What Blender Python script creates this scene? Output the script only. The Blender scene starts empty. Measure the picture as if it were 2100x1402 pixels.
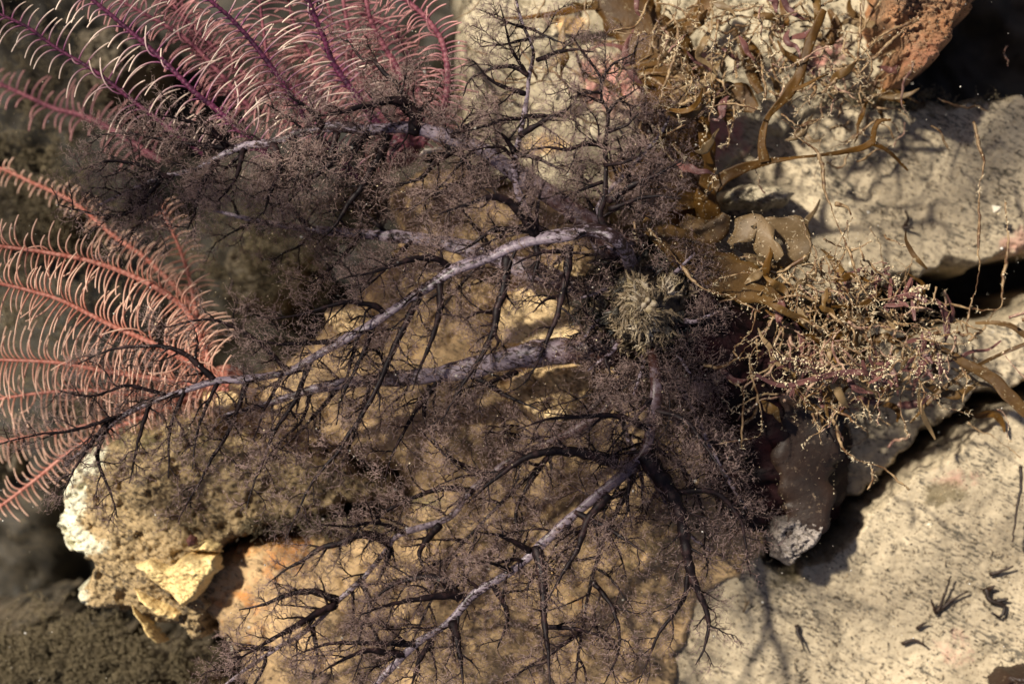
import bpy, math, random
import numpy as np
from mathutils import Vector

random.seed(7)
RNG = np.random.default_rng(11)

# ------------------------------------------------------------------ camera, light, exposure
scene = bpy.context.scene
S = 1e-4            # metres per photograph pixel on the plane z = 0
D = 0.36            # camera height above that plane (m)
cam_d = bpy.data.cameras.new('camera')
cam = bpy.data.objects.new('camera', cam_d)
scene.collection.objects.link(cam)
cam.location = (0, 0, D)
cam.rotation_euler = (0, 0, 0)
cam_d.sensor_width = 36
cam_d.lens = 36 * D / 0.21
cam_d.clip_start = 0.01
cam_d.clip_end = 20
cam_d.dof.use_dof = True
cam_d.dof.focus_distance = D - 0.013
cam_d.dof.aperture_fstop = 10
scene.camera = cam

SUN_EL, SUN_AZ = math.radians(50), math.atan2(0.62, -0.80)     # light comes from the upper left of the frame
world = bpy.data.worlds.new('World')
scene.world = world
world.use_nodes = True
wn = world.node_tree
bg = wn.nodes['Background']
sky = wn.nodes.new('ShaderNodeTexSky')
sky.sky_type = 'NISHITA'
sky.sun_disc = False
sky.sun_elevation = SUN_EL
sky.sun_rotation = math.pi / 2 - SUN_AZ
tint = wn.nodes.new('ShaderNodeMix'); tint.data_type = 'RGBA'; tint.blend_type = 'MULTIPLY'     # daylight filtered by shallow brownish water
tint.inputs[0].default_value = 1.0; tint.inputs[7].default_value = (1.0, 0.80, 0.76, 1)
wn.links.new(sky.outputs[0], tint.inputs[6]); wn.links.new(tint.outputs[2], bg.inputs[0])
bg.inputs[1].default_value = 0.06
sun_d = bpy.data.lights.new('sun', 'SUN')
sun = bpy.data.objects.new('sun', sun_d)
scene.collection.objects.link(sun)
sun_d.energy = 5.0
sun_d.angle = math.radians(2.6)
sun_d.color = (1.0, 0.92, 0.78)
sv = Vector((math.cos(SUN_AZ) * math.cos(SUN_EL), math.sin(SUN_AZ) * math.cos(SUN_EL), math.sin(SUN_EL)))
sun.rotation_euler = sv.to_track_quat('Z', 'Y').to_euler()
sun.location = sv * 2
scene.view_settings.view_transform = 'Standard'
scene.view_settings.look = 'None'
scene.view_settings.gamma = 1
scene.view_settings.use_curve_mapping = False
scene.view_settings.exposure = 0.62

# ------------------------------------------------------------------ helpers
def P(px, py, z=0.0):
    """photograph pixel + height in mm -> point in metres"""
    zz = z * 1e-3
    k = S * (D - zz) / D
    return np.array([(px - 1050) * k, (701 - py) * k, zz])

def PA(pts, z0, z1=None):
    """list of (px,py[,z]) -> Nx3; heights run z0..z1 unless given"""
    n = len(pts)
    z1 = z0 if z1 is None else z1
    out = []
    for i, p in enumerate(pts):
        z = p[2] if len(p) > 2 else z0 + (z1 - z0) * i / max(1, n - 1)
        out.append(P(p[0], p[1], z))
    return np.array(out)

def smooth_line(pts, step):
    """Catmull-Rom resample of an Nx3 line"""
    pts = np.asarray(pts, float)
    if len(pts) < 2: return pts
    ext = np.vstack([2 * pts[0] - pts[1], pts, 2 * pts[-1] - pts[-2]])
    out = []
    for i in range(1, len(ext) - 2):
        p0, p1, p2, p3 = ext[i - 1], ext[i], ext[i + 1], ext[i + 2]
        m = max(2, int(np.linalg.norm(p2 - p1) / step))
        for k in range(m):
            t = k / m
            out.append(0.5 * ((2 * p1) + (-p0 + p2) * t + (2 * p0 - 5 * p1 + 4 * p2 - p3) * t * t + (-p0 + 3 * p1 - 3 * p2 + p3) * t ** 3))
    out.append(pts[-1])
    return np.array(out)

class Geo:
    """collects triangles / quads with a float attribute per vertex"""
    def __init__(s): s.v, s.f3, s.f4, s.t, s.n = [], [], [], [], 0
    def add(s, v, f3=None, f4=None, t=None):
        v = np.asarray(v, float).reshape(-1, 3)
        s.v.append(v)
        if f3 is not None and len(f3): s.f3.append(np.asarray(f3, int).reshape(-1, 3) + s.n)
        if f4 is not None and len(f4): s.f4.append(np.asarray(f4, int).reshape(-1, 4) + s.n)
        s.t.append(np.zeros(len(v)) if t is None else np.asarray(t, float) * np.ones(len(v)))
        s.n += len(v)
    def build(s, name, mat, parent=None, loc=None, smooth=True, attrs=None):
        v = np.vstack(s.v)
        if loc is None: loc = np.zeros(3)
        f3 = np.vstack(s.f3) if s.f3 else np.zeros((0, 3), int)
        f4 = np.vstack(s.f4) if s.f4 else np.zeros((0, 4), int)
        me = bpy.data.meshes.new(name)
        me.vertices.add(len(v))
        me.vertices.foreach_set('co', (v - loc).astype(np.float32).ravel())
        loops = np.concatenate([f3.ravel(), f4.ravel()]).astype(np.int32)
        me.loops.add(len(loops)); me.loops.foreach_set('vertex_index', loops)
        npoly = len(f3) + len(f4)
        me.polygons.add(npoly)
        st = np.concatenate([np.arange(len(f3)) * 3, len(f3) * 3 + np.arange(len(f4)) * 4]).astype(np.int32)
        me.polygons.foreach_set('loop_start', st)
        me.polygons.foreach_set('use_smooth', np.full(npoly, smooth, bool))
        me.update(calc_edges=True); me.validate()
        a = me.attributes.new('t', 'FLOAT', 'POINT')
        a.data.foreach_set('value', np.concatenate(s.t).astype(np.float32))
        for k, val in (attrs or {}).items():
            a = me.attributes.new(k, 'FLOAT', 'POINT'); a.data.foreach_set('value', np.asarray(val, np.float32))
        me.materials.append(mat)
        o = bpy.data.objects.new(name, me)
        scene.collection.objects.link(o)
        if parent is not None: o.parent = parent
        else: o.location = loc
        return o

def thing(name, label, cat, loc, group=None):
    o = bpy.data.objects.new(name, None)
    o.empty_display_size = 0.005
    scene.collection.objects.link(o)
    o.location = loc; o['label'] = label; o['category'] = cat
    if group: o['group'] = group
    return o

def tag(o, label, cat, group=None):
    o['label'] = label; o['category'] = cat
    if group: o['group'] = group
    return o

def stuff(o): o['kind'] = 'stuff'; return o

def frames(pts):
    T = np.gradient(pts, axis=0)
    T /= np.linalg.norm(T, axis=1)[:, None] + 1e-12
    up = np.array([0.13, 0.21, 1.0])
    n = up - T[0] * up.dot(T[0]); n /= np.linalg.norm(n) + 1e-12
    N = []
    for t in T:
        n = n - t * n.dot(t); n /= np.linalg.norm(n) + 1e-12
        N.append(n)
    N = np.array(N)
    return T, N, np.cross(T, N)

def tube(geo, pts, rad, sides=5, flat=1.0, t=None, cap=True):
    pts = np.asarray(pts); n = len(pts)
    rad = np.ones(n) * rad
    T, N, B = frames(pts)
    a = np.arange(sides) * 2 * math.pi / sides
    v = pts[:, None] + rad[:, None, None] * (np.cos(a)[None, :, None] * B[:, None] + flat * np.sin(a)[None, :, None] * N[:, None])
    v = v.reshape(-1, 3)
    i = np.arange(n - 1)[:, None] * sides + np.arange(sides)[None]
    j = np.arange(n - 1)[:, None] * sides + (np.arange(sides) + 1)[None] % sides
    q = np.stack([i, j, j + sides, i + sides], -1).reshape(-1, 4)
    tt = np.repeat(np.linspace(0, 1, n) if t is None else t * np.ones(n), sides)
    f3 = None
    if cap:
        v = np.vstack([v, pts[0], pts[-1] + T[-1] * rad[-1]])
        tt = np.append(tt, [tt[0], tt[-1]])
        s_ = np.arange(sides); s2 = (s_ + 1) % sides; o = (n - 1) * sides
        f3 = np.vstack([np.stack([s2, s_, np.full(sides, n * sides)], -1), np.stack([o + s_, o + s2, np.full(sides, n * sides + 1)], -1)])
    geo.add(v, f3, q, tt)

def rand_perp(d):
    r = RNG.normal(size=d.shape)
    r -= d * (r * d).sum(-1, keepdims=True)
    return r / (np.linalg.norm(r, axis=-1, keepdims=True) + 1e-12)

def spikes(geo, base, dirs, length, rad, kink=0.25, t0=0.0, t1=1.0):
    """many thin tapering twigs at once: ring, kinked ring, tip.  Returns mids and tips"""
    n = len(base)
    if n == 0: return base, base
    d = dirs / (np.linalg.norm(dirs, axis=1, keepdims=True) + 1e-12)
    u = rand_perp(d); w = np.cross(d, u)
    length = length * np.ones(n); rad = rad * np.ones(n)
    mid = base + d * (length * 0.5)[:, None] + u * (length * kink * RNG.uniform(-1, 1, n))[:, None]
    tip = base + d * length[:, None] + w * (length * kink * RNG.uniform(-1, 1, n))[:, None]
    ang = np.arange(3) * 2 * math.pi / 3
    off = np.cos(ang)[None, :, None] * u[:, None] + np.sin(ang)[None, :, None] * w[:, None]
    r0 = base[:, None] + off * rad[:, None, None]
    r1 = mid[:, None] + off * rad[:, None, None] * 0.7
    v = np.concatenate([r0, r1, tip[:, None]], 1).reshape(-1, 3)
    o = (np.arange(n) * 7)[:, None, None]
    f4 = np.array([[0, 1, 4, 3], [1, 2, 5, 4], [2, 0, 3, 5]])[None] + o
    f3 = np.array([[3, 4, 6], [4, 5, 6], [5, 3, 6]])[None] + o
    t = np.tile(np.array([t0] * 3 + [(t0 + t1) / 2] * 3 + [t1]), n)
    geo.add(v, f3.reshape(-1, 3), f4.reshape(-1, 4), t)
    return mid, tip

OCT_V = np.array([[1, 0, 0], [-1, 0, 0], [0, 1, 0], [0, -1, 0], [0, 0, 1], [0, 0, -1]], float)
OCT_F = np.array([[0, 2, 4], [2, 1, 4], [1, 3, 4], [3, 0, 4], [2, 0, 5], [1, 2, 5], [3, 1, 5], [0, 3, 5]])
def blobs(geo, c, r, aniso=0.5, t=None):
    """many little irregular grains"""
    n = len(c)
    sc = RNG.uniform(1 - aniso, 1 + aniso, (n, 6, 1)) * (np.ones(n) * r)[:, None, None]
    th = RNG.uniform(0, 6.28, n)
    ca, sa = np.cos(th), np.sin(th)
    V = OCT_V[None] * sc * RNG.uniform(0.6, 1.3, (n, 1, 3))
    X = V[..., 0] * ca[:, None] - V[..., 1] * sa[:, None]; Y = V[..., 0] * sa[:, None] + V[..., 1] * ca[:, None]
    V = np.stack([X, Y, V[..., 2]], -1) + c[:, None]
    tt = np.repeat(RNG.uniform(0, 1, n) if t is None else t * np.ones(n), 6)
    geo.add(V.reshape(-1, 3), (OCT_F[None] + (np.arange(n) * 6)[:, None, None]).reshape(-1, 3), None, tt)

# numpy gradient noise -------------------------------------------------------
_perm = np.random.default_rng(3).permutation(512)
_ga = np.random.default_rng(4).uniform(0, 2 * math.pi, 512)
def noise2(x, y, seed=0):
    xi = np.floor(x).astype(int); yi = np.floor(y).astype(int)
    xf = x - xi; yf = y - yi
    def g(a, b, dx, dy):
        h = _ga[(_perm[(a + seed * 17) & 511] + b) & 511]
        return np.cos(h) * dx + np.sin(h) * dy
    u = xf * xf * xf * (xf * (xf * 6 - 15) + 10); v = yf * yf * yf * (yf * (yf * 6 - 15) + 10)
    a = g(xi, yi, xf, yf); b = g(xi + 1, yi, xf - 1, yf)
    c = g(xi, yi + 1, xf, yf - 1); d = g(xi + 1, yi + 1, xf - 1, yf - 1)
    return (a * (1 - u) + b * u) * (1 - v) + (c * (1 - u) + d * u) * v
def fbm(x, y, size, octv=5, seed=0, gain=0.5):
    s, amp, f = 0, 1, 1.0 / size
    for k in range(octv):
        s = s + amp * noise2(x * f, y * f, seed + k * 5); amp *= gain; f *= 2.03
    return s
def sdf(px, py, poly):
    """signed distance, positive inside"""
    poly = np.array(poly, float); n = len(poly)
    d = np.full(px.shape, 1e9); ins = np.zeros(px.shape, bool)
    for i in range(n):
        a = poly[i]; b = poly[(i + 1) % n]
        ex, ey = b - a
        h = np.clip(((px - a[0]) * ex + (py - a[1]) * ey) / (ex * ex + ey * ey), 0, 1)
        d = np.minimum(d, np.hypot(px - a[0] - h * ex, py - a[1] - h * ey))
        c = ((a[1] > py) != (b[1] > py)) & (px < (b[0] - a[0]) * (py - a[1]) / (b[1] - a[1] + 1e-9) + a[0])
        ins ^= c
    return np.where(ins, d, -d)

# ------------------------------------------------------------------ materials
def new_mat(name):
    m = bpy.data.materials.new(name); m.use_nodes = True
    return m, m.node_tree, m.node_tree.nodes['Principled BSDF']
def N_(nt, kind, **kw):
    n = nt.nodes.new(kind)
    for k, v in kw.items():
        if k in n.inputs: n.inputs[k].default_value = v
        else: setattr(n, k, v)
    return n
def coord(nt, rot=0, scale=(1, 1, 1)):
    tc = N_(nt, 'ShaderNodeTexCoord'); mp = N_(nt, 'ShaderNodeMapping')
    mp.inputs['Rotation'].default_value = (0, 0, rot)
    m2 = N_(nt, 'ShaderNodeMapping'); m2.inputs['Scale'].default_value = scale
    nt.links.new(tc.outputs['Object'], mp.inputs[0]); nt.links.new(mp.outputs[0], m2.inputs[0]); return m2.outputs[0]
def noise(nt, co, scale, detail=4, rough=0.6):
    n = N_(nt, 'ShaderNodeTexNoise'); n.inputs['Scale'].default_value = scale
    n.inputs['Detail'].default_value = detail; n.inputs['Roughness'].default_value = rough
    nt.links.new(co, n.inputs['Vector']); return n.outputs['Fac']
def ramp(nt, fac, stops):
    r = N_(nt, 'ShaderNodeValToRGB'); cr = r.color_ramp
    while len(cr.elements) < len(stops): cr.elements.new(0.5)
    for e, (p, c) in zip(cr.elements, stops):
        e.position = p; e.color = (*c, 1) if hasattr(c, '__len__') else (c, c, c, 1)
    nt.links.new(fac, r.inputs[0]); return r.outputs[0]
def mix(nt, fac, a, b):
    m = N_(nt, 'ShaderNodeMix'); m.data_type = 'RGBA'
    for s, i in ((fac, 0), (a, 6), (b, 7)):
        if hasattr(s, 'links') or hasattr(s, 'is_linked'): nt.links.new(s, m.inputs[i])
        elif hasattr(s, '__len__'): m.inputs[i].default_value = (*s, 1)
        else: m.inputs[i].default_value = s
    return m.outputs[2]
def attr(nt, name):
    a = N_(nt, 'ShaderNodeAttribute'); a.attribute_name = name; return a.outputs['Fac']
def bump(nt, bsdf, h, dist, strength=1.0):
    b = N_(nt, 'ShaderNodeBump'); b.inputs['Distance'].default_value = dist; b.inputs['Strength'].default_value = strength
    nt.links.new(h, b.inputs['Height']); nt.links.new(b.outputs[0], bsdf.inputs['Normal'])
def translucent(nt, bsdf, col, amount):
    tr = N_(nt, 'ShaderNodeBsdfTranslucent'); mx = N_(nt, 'ShaderNodeMixShader'); mx.inputs[0].default_value = amount
    nt.links.new(col, tr.inputs[0]); nt.links.new(bsdf.outputs[0], mx.inputs[1]); nt.links.new(tr.outputs[0], mx.inputs[2])
    nt.links.new(mx.outputs[0], nt.nodes['Material Output'].inputs[0])

def rock_mat(name, c1, c2, speck, m1=None, m2=None, speck_amt=0.55, bumpd=0.0004, rot=0.45, clus=0.5):
    m, nt, b = new_mat(name)
    co = coord(nt); cs = coord(nt, rot, (0.38, 1.25, 1))
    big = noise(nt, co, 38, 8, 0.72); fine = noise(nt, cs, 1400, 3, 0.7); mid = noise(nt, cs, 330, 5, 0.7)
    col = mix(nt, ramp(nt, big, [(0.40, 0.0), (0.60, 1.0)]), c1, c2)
    col = mix(nt, ramp(nt, mid, [(0.34, speck_amt), (0.49, 0.0)]), col, speck)
    # specks gather in drifts
    dr = N_(nt, 'ShaderNodeMath', operation='MULTIPLY_ADD'); dr.inputs[1].default_value = clus
    nt.links.new(noise(nt, cs, 110, 4, 0.6), dr.inputs[0]); nt.links.new(fine, dr.inputs[2])
    col = mix(nt, ramp(nt, dr.outputs[0], [(0.40 + 0.5 * clus - 0.02, 0.92), (0.475 + 0.5 * clus - 0.02, 0.0)]), col, speck)
    edge = noise(nt, co, 260, 5, 0.75)
    for k, cc in (('m1', m1), ('m2', m2)):
        if cc:
            ad = N_(nt, 'ShaderNodeMath', operation='MULTIPLY_ADD'); ad.inputs[1].default_value = 1.0
            nt.links.new(attr(nt, k), ad.inputs[0]); nt.links.new(edge, ad.inputs[2])
            dk = tuple(x * 0.45 for x in cc)
            cm = mix(nt, mid, dk, tuple(min(1, x * 1.45) for x in cc))
            col = mix(nt, ramp(nt, ad.outputs[0], [(0.80, 0.0), (1.05, 0.9)]), col, cm)
    nt.links.new(col, b.inputs['Base Color'])
    b.inputs['Roughness'].default_value = 0.75
    h = N_(nt, 'ShaderNodeMath', operation='MULTIPLY_ADD'); h.inputs[1].default_value = 0.35
    nt.links.new(fine, h.inputs[0]); nt.links.new(mid, h.inputs[2])
    bump(nt, b, h.outputs[0], bumpd)
    return m

def simple_mat(name, c1, c2, scale, rough=0.6, transl=0.0, bumpd=0.0, lo=0.4, hi=0.6, tcol=None, spec=0.4):
    m, nt, b = new_mat(name)
    co = coord(nt); n = noise(nt, co, scale, 4, 0.65)
    col = mix(nt, ramp(nt, n, [(lo, 0.0), (hi, 1.0)]), c1, c2)
    if tcol: col = mix(nt, ramp(nt, attr(nt, 't'), [(0.15, 0.0), (0.8, 1.0)]), col, tcol)
    nt.links.new(col, b.inputs['Base Color']); b.inputs['Roughness'].default_value = rough
    b.inputs['Specular IOR Level'].default_value = spec
    if bumpd: bump(nt, b, n, bumpd)
    if transl: translucent(nt, b, col, transl)
    return m

M = {}
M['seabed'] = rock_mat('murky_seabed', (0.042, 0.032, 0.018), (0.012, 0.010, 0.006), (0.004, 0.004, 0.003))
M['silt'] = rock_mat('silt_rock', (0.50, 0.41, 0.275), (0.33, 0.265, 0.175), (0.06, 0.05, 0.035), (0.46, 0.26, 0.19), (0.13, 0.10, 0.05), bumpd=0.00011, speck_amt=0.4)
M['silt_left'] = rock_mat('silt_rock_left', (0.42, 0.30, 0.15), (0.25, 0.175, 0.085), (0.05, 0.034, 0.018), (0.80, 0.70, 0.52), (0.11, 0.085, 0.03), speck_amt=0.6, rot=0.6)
M['amber'] = rock_mat('amber_rock', (0.58, 0.385, 0.19), (0.26, 0.17, 0.085), (0.12, 0.08, 0.04), (0.55, 0.23, 0.06), (0.16, 0.13, 0.05), speck_amt=0.3, bumpd=0.0002)
M['pale'] = rock_mat('pale_rock', (0.47, 0.405, 0.28), (0.34, 0.28, 0.185), (0.10, 0.08, 0.05), (0.46, 0.20, 0.17), (0.55, 0.34, 0.15), speck_amt=0.35, bumpd=0.00025)
M['orange'] = rock_mat('orange_rock', (0.38, 0.17, 0.07), (0.26, 0.15, 0.08), (0.06, 0.03, 0.015), (0.50, 0.22, 0.12), None, bumpd=0.0006)
M['yellow'] = rock_mat('yellow_shell', (0.86, 0.66, 0.31), (0.76, 0.52, 0.21), (0.34, 0.22, 0.09), None, None, speck_amt=0.5, bumpd=0.0005, rot=0.6)
M['sunlit_rock'] = rock_mat('sunlit_amber', (0.80, 0.60, 0.33), (0.62, 0.42, 0.21), (0.26, 0.17, 0.08), None, None, speck_amt=0.4, bumpd=0.0003)  # amber rock lightened where sun patches fall; sunlight painted into the colour
M['greyshell'] = rock_mat('grey_shell', (0.34, 0.29, 0.25), (0.20, 0.175, 0.17), (0.10, 0.08, 0.06), None, None, speck_amt=0.4)
M['white'] = simple_mat('white_shell', (0.85, 0.80, 0.68), (0.80, 0.66, 0.42), 300, 0.3)
M['grain'] = simple_mat('grain', (0.50, 0.41, 0.26), (0.28, 0.20, 0.11), 900, 0.6, lo=0.42, hi=0.58)
M['dark_grain'] = simple_mat('dark_grain', (0.04, 0.03, 0.02), (0.12, 0.08, 0.04), 900, 0.6)
M['purple_arm'] = simple_mat('purple_arm', (0.035, 0.008, 0.024), (0.13, 0.025, 0.065), 700, 0.45, 0.1, 0.0001)
M['plum_arm'] = simple_mat('plum_arm', (0.13, 0.03, 0.05), (0.30, 0.10, 0.12), 700, 0.5, 0.1, 0.0001)
M['purple_pin'] = simple_mat('purple_pinnule', (0.22, 0.06, 0.15), (0.42, 0.17, 0.26), 900, 0.3, 0.35, tcol=(0.95, 0.80, 0.68))
M['plum_pin'] = simple_mat('plum_pinnule', (0.28, 0.10, 0.13), (0.40, 0.17, 0.19), 900, 0.4, 0.35, tcol=(0.72, 0.38, 0.36))
M['orange_arm'] = simple_mat('orange_arm', (0.36, 0.11, 0.075), (0.52, 0.23, 0.175), 900, 0.45, 0.15, 0.0001)
M['orange_pin'] = simple_mat('orange_pinnule', (0.46, 0.17, 0.12), (0.60, 0.30, 0.21), 900, 0.35, 0.35, tcol=(0.88, 0.62, 0.48))

def tentacle_mat():
    m, nt, b = new_mat('tentacle_skin')
    co = coord(nt); cs = coord(nt, 0.2, (0.6, 1.2, 1))
    col = mix(nt, noise(nt, co, 200, 3), (0.26, 0.205, 0.26), (0.44, 0.36, 0.41))
    sp = noise(nt, cs, 1100, 3, 0.7)
    dens = noise(nt, co, 70, 2, 0.5)
    ad = N_(nt, 'ShaderNodeMath', operation='MULTIPLY_ADD'); ad.inputs[1].default_value = 0.55
    nt.links.new(dens, ad.inputs[0]); nt.links.new(sp, ad.inputs[2])
    col = mix(nt, ramp(nt, ad.outputs[0], [(0.70, 1.0), (0.80, 0.0)]), col, (0.035, 0.018, 0.018))
    base = ramp(nt, attr(nt, 't'), [(0.0, 1.0), (0.12, 0.9), (0.24, 0.0)])
    bn = ramp(nt, noise(nt, co, 600, 4), [(0.40, 1.0), (0.65, 0.5)])
    mm = N_(nt, 'ShaderNodeMath', operation='MULTIPLY'); nt.links.new(base, mm.inputs[0]); nt.links.new(bn, mm.inputs[1])
    col = mix(nt, mm.outputs[0], col, (0.06, 0.022, 0.016))
    nt.links.new(col, b.inputs['Base Color']); b.inputs['Roughness'].default_value = 0.4
    bump(nt, b, sp, 0.0001); translucent(nt, b, col, 0.3)
    out = nt.nodes['Material Output']; prev = out.inputs[0].links[0].from_socket
    tp = N_(nt, 'ShaderNodeBsdfTransparent'); mx = N_(nt, 'ShaderNodeMixShader'); mx.inputs[0].default_value = 0.14
    nt.links.new(prev, mx.inputs[1]); nt.links.new(tp.outputs[0], mx.inputs[2]); nt.links.new(mx.outputs[0], out.inputs[0])
    return m
M['trunk'] = tentacle_mat()
M['branch'] = simple_mat('dark_branch', (0.006, 0.003, 0.004), (0.055, 0.028, 0.027), 500, 0.6, 0.0, 0.0001, lo=0.48, hi=0.78, spec=0.2)
M['twig'] = simple_mat('twig', (0.03, 0.015, 0.015), (0.10, 0.06, 0.05), 400, 0.5, 0.2, tcol=(0.30, 0.21, 0.16))
M['fuzz'] = simple_mat('fuzz', (0.22, 0.145, 0.14), (0.44, 0.31, 0.285), 250, 0.5, 0.5, tcol=(0.62, 0.46, 0.41))
M['body'] = simple_mat('cucumber_skin', (0.005, 0.0015, 0.002), (0.022, 0.004, 0.005), 160, 0.65, 0.0, 0.0006, lo=0.4, hi=0.7, spec=0.2)
M['mouth'] = simple_mat('mouth_skin', (0.02, 0.015, 0.014), (0.16, 0.12, 0.07), 260, 0.5, 0.0, 0.0004, lo=0.45, hi=0.62)
M['frill'] = simple_mat('frill', (0.015, 0.013, 0.012), (0.22, 0.165, 0.10), 150, 0.45, 0.25, lo=0.42, hi=0.56, tcol=(0.27, 0.20, 0.125))
M['frill_dark'] = simple_mat('frill_dark', (0.010, 0.012, 0.014), (0.09, 0.075, 0.055), 200, 0.45, 0.2, lo=0.40, hi=0.62)
M['frill_pale'] = simple_mat('frill_pale', (0.48, 0.37, 0.20), (0.66, 0.56, 0.42), 300, 0.4, 0.3)
M['tube_foot'] = simple_mat('tube_foot', (0.20, 0.10, 0.06), (0.05, 0.02, 0.015), 1500, 0.4, lo=0.5, hi=0.62)

def blade_mat(name, c1, c2, dot, tr):
    m, nt, b = new_mat(name)
    co = coord(nt)
    col = mix(nt, ramp(nt, noise(nt, co, 90, 4), [(0.35, 0.0), (0.65, 1.0)]), c1, c2)
    col = mix(nt, ramp(nt, noise(nt, co, 900, 4, 0.75), [(0.60, 0.0), (0.68, 0.9)]), col, dot)
    nt.links.new(col, b.inputs['Base Color']); b.inputs['Roughness'].default_value = 0.55
    bump(nt, b, noise(nt, co, 500, 4), 0.0002); translucent(nt, b, col, tr)
    return m
M['brown'] = blade_mat('brown_blade', (0.27, 0.13, 0.02), (0.10, 0.045, 0.008), (0.46, 0.36, 0.2), 0.6)
M['olive'] = blade_mat('olive_blade', (0.19, 0.10, 0.022), (0.09, 0.045, 0.012), (0.50, 0.40, 0.24), 0.35)
M['darkbrown'] = blade_mat('dark_brown_blade', (0.034, 0.015, 0.007), (0.014, 0.007, 0.004), (0.16, 0.11, 0.07), 0.15)
M['shade_caster'] = blade_mat('shade_blade', (0.30, 0.17, 0.055), (0.20, 0.11, 0.03), (0.3, 0.2, 0.1), 0.6)
M['red'] = blade_mat('red_blade', (0.21, 0.085, 0.07), (0.10, 0.040, 0.04), (0.60, 0.46, 0.36), 0.3)
M['crinkle'] = blade_mat('silted_blade', (0.26, 0.17, 0.08), (0.11, 0.07, 0.03), (0.66, 0.54, 0.36), 0.2)
M['strand'] = simple_mat('strand', (0.09, 0.04, 0.014), (0.34, 0.23, 0.12), 500, 0.5, 0.1, 0.0001, lo=0.42, hi=0.6)
M['strand_red'] = simple_mat('strand_red', (0.16, 0.07, 0.055), (0.40, 0.27, 0.18), 500, 0.5, 0.1, 0.0001)
M['crust'] = simple_mat('silt_crust', (0.50, 0.38, 0.23), (0.82, 0.70, 0.48), 700, 0.45, 0.15)
M['turf'] = simple_mat('turf', (0.05, 0.038, 0.02), (0.14, 0.11, 0.06), 200, 0.6, 0.2, tcol=(0.24, 0.19, 0.11))
M['speck'] = simple_mat('speck', (0.75, 0.72, 0.66), (0.6, 0.55, 0.45), 300, 0.3, 0.3)

# ------------------------------------------------------------------ setting: the seabed and the rocks on it
HF = []      # height lookups (name, fn)
def gauss(px, py, cx, cy, sx, sy=None):
    sy = sx if sy is None else sy
    return np.exp(-((px - cx) / sx) ** 2 - ((py - cy) / sy) ** 2)

def height_mesh(poly, ztop, zbot, edge, res, rough=(1.6, 90), fine=0.35, seed=0, tilt=(0, 0), wob=14, m1=None, m2=None, pits=0.0, extra=None):
    xs = [p[0] for p in poly]; ys = [p[1] for p in poly]
    gx = np.arange(min(xs) - 30, max(xs) + 30, res); gy = np.arange(min(ys) - 30, max(ys) + 30, res)
    X, Y = np.meshgrid(gx, gy)
    d = sdf(X, Y, poly) + wob * 1.6 * fbm(X, Y, 60, 5, seed + 40)
    cx, cy = np.mean(xs), np.mean(ys)
    def surf(X, Y, d):
        top = ztop + tilt[0] * (X - cx) / 1000 + tilt[1] * (Y - cy) / 1000
        top = top + rough[0] * 2.2 * fbm(X, Y, rough[1] * 2.2, 5, seed) + fine * 1.6 * fbm(X + 0.4 * Y, Y * 1.5 - 0.3 * X, 14, 4, seed + 9, 0.65)
        if pits: top = top - pits * np.clip(fbm(X, Y, 38, 3, seed + 21) * 3 - 0.55, 0, 1)
        if extra is not None: top = top + extra(X, Y)
        e = np.clip(d / edge, 0, 1)
        prof = np.sqrt(np.clip(1 - (1 - e) ** 2, 0, 1))
        return zbot + (top - zbot) * prof
    Z = surf(X, Y, d)
    keep = d > -res
    idx = -np.ones(X.shape, int); idx[keep] = np.arange(keep.sum())
    # perspective-true placing: the outline is laid out at the height of the top
    kx = S * (D - ztop * 1e-3) / D
    V = np.stack([(X[keep] - 1050) * kx, (701 - Y[keep]) * kx, Z[keep] * 1e-3], -1)
    a, b, c, e_ = idx[:-1, :-1], idx[:-1, 1:], idx[1:, 1:], idx[1:, :-1]
    ok = (a >= 0) & (b >= 0) & (c >= 0) & (e_ >= 0)
    F = np.stack([a[ok], e_[ok], c[ok], b[ok]], -1)
    g = Geo(); g.add(V, None, F)
    at = {}
    for k, fn in (('m1', m1), ('m2', m2)):
        at[k] = (fn(X, Y) if fn else np.zeros(X.shape))[keep]
    def sample(n, sd, dmin=8):
        r = np.random.default_rng(sd)
        x = r.uniform(min(xs), max(xs), n * 2); y = r.uniform(min(ys), max(ys), n * 2)
        inframe = (x > -60) & (x < 2160) & (y > -60) & (y < 1462)
        x, y = x[inframe], y[inframe]
        dd = sdf(x, y, poly) + wob * 1.6 * fbm(x, y, 60, 5, seed + 40)
        z = surf(x, y, dd); k = dd > dmin
        return np.stack([(x[k] - 1050) * kx, (701 - y[k]) * kx, z[k] * 1e-3], -1)[:n]
    return g, at, sample, (lambda px, py: float(surf(np.array([px * 1.0]), np.array([py * 1.0]), np.array([200.0]))[0]))

def rock(name, label, cat, mat, poly, ztop, zbot, edge, res, grains=0, dark=0, group=None, **kw):
    g, at, sample, hf = height_mesh(poly, ztop, zbot, edge, res, **kw)
    cx, cy = np.mean([p[0] for p in poly]), np.mean([p[1] for p in poly])
    loc = P(cx, cy, zbot)
    if grains:
        t = thing(name, label, cat, loc, group)
        g.build('stone', mat, t, loc, attrs=at)
        for n, r0, r1, mt, nm in ((grains, 0.5, 1.7, 'grain', 'silt_grain'), (dark, 0.6, 2.4, 'dark_grain', 'dark_grain')):
            if not n: continue
            gg = Geo(); c = sample(n, n + 5)
            blobs(gg, c, (r0 + (r1 - r0) * RNG.uniform(0, 1, len(c)) ** 3) * S)
            stuff(gg.build(nm, M[mt], t, loc, smooth=False))
    else:
        t = g.build(name, mat, None, loc, attrs=at); tag(t, label, cat, group)
    return t, hf

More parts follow.
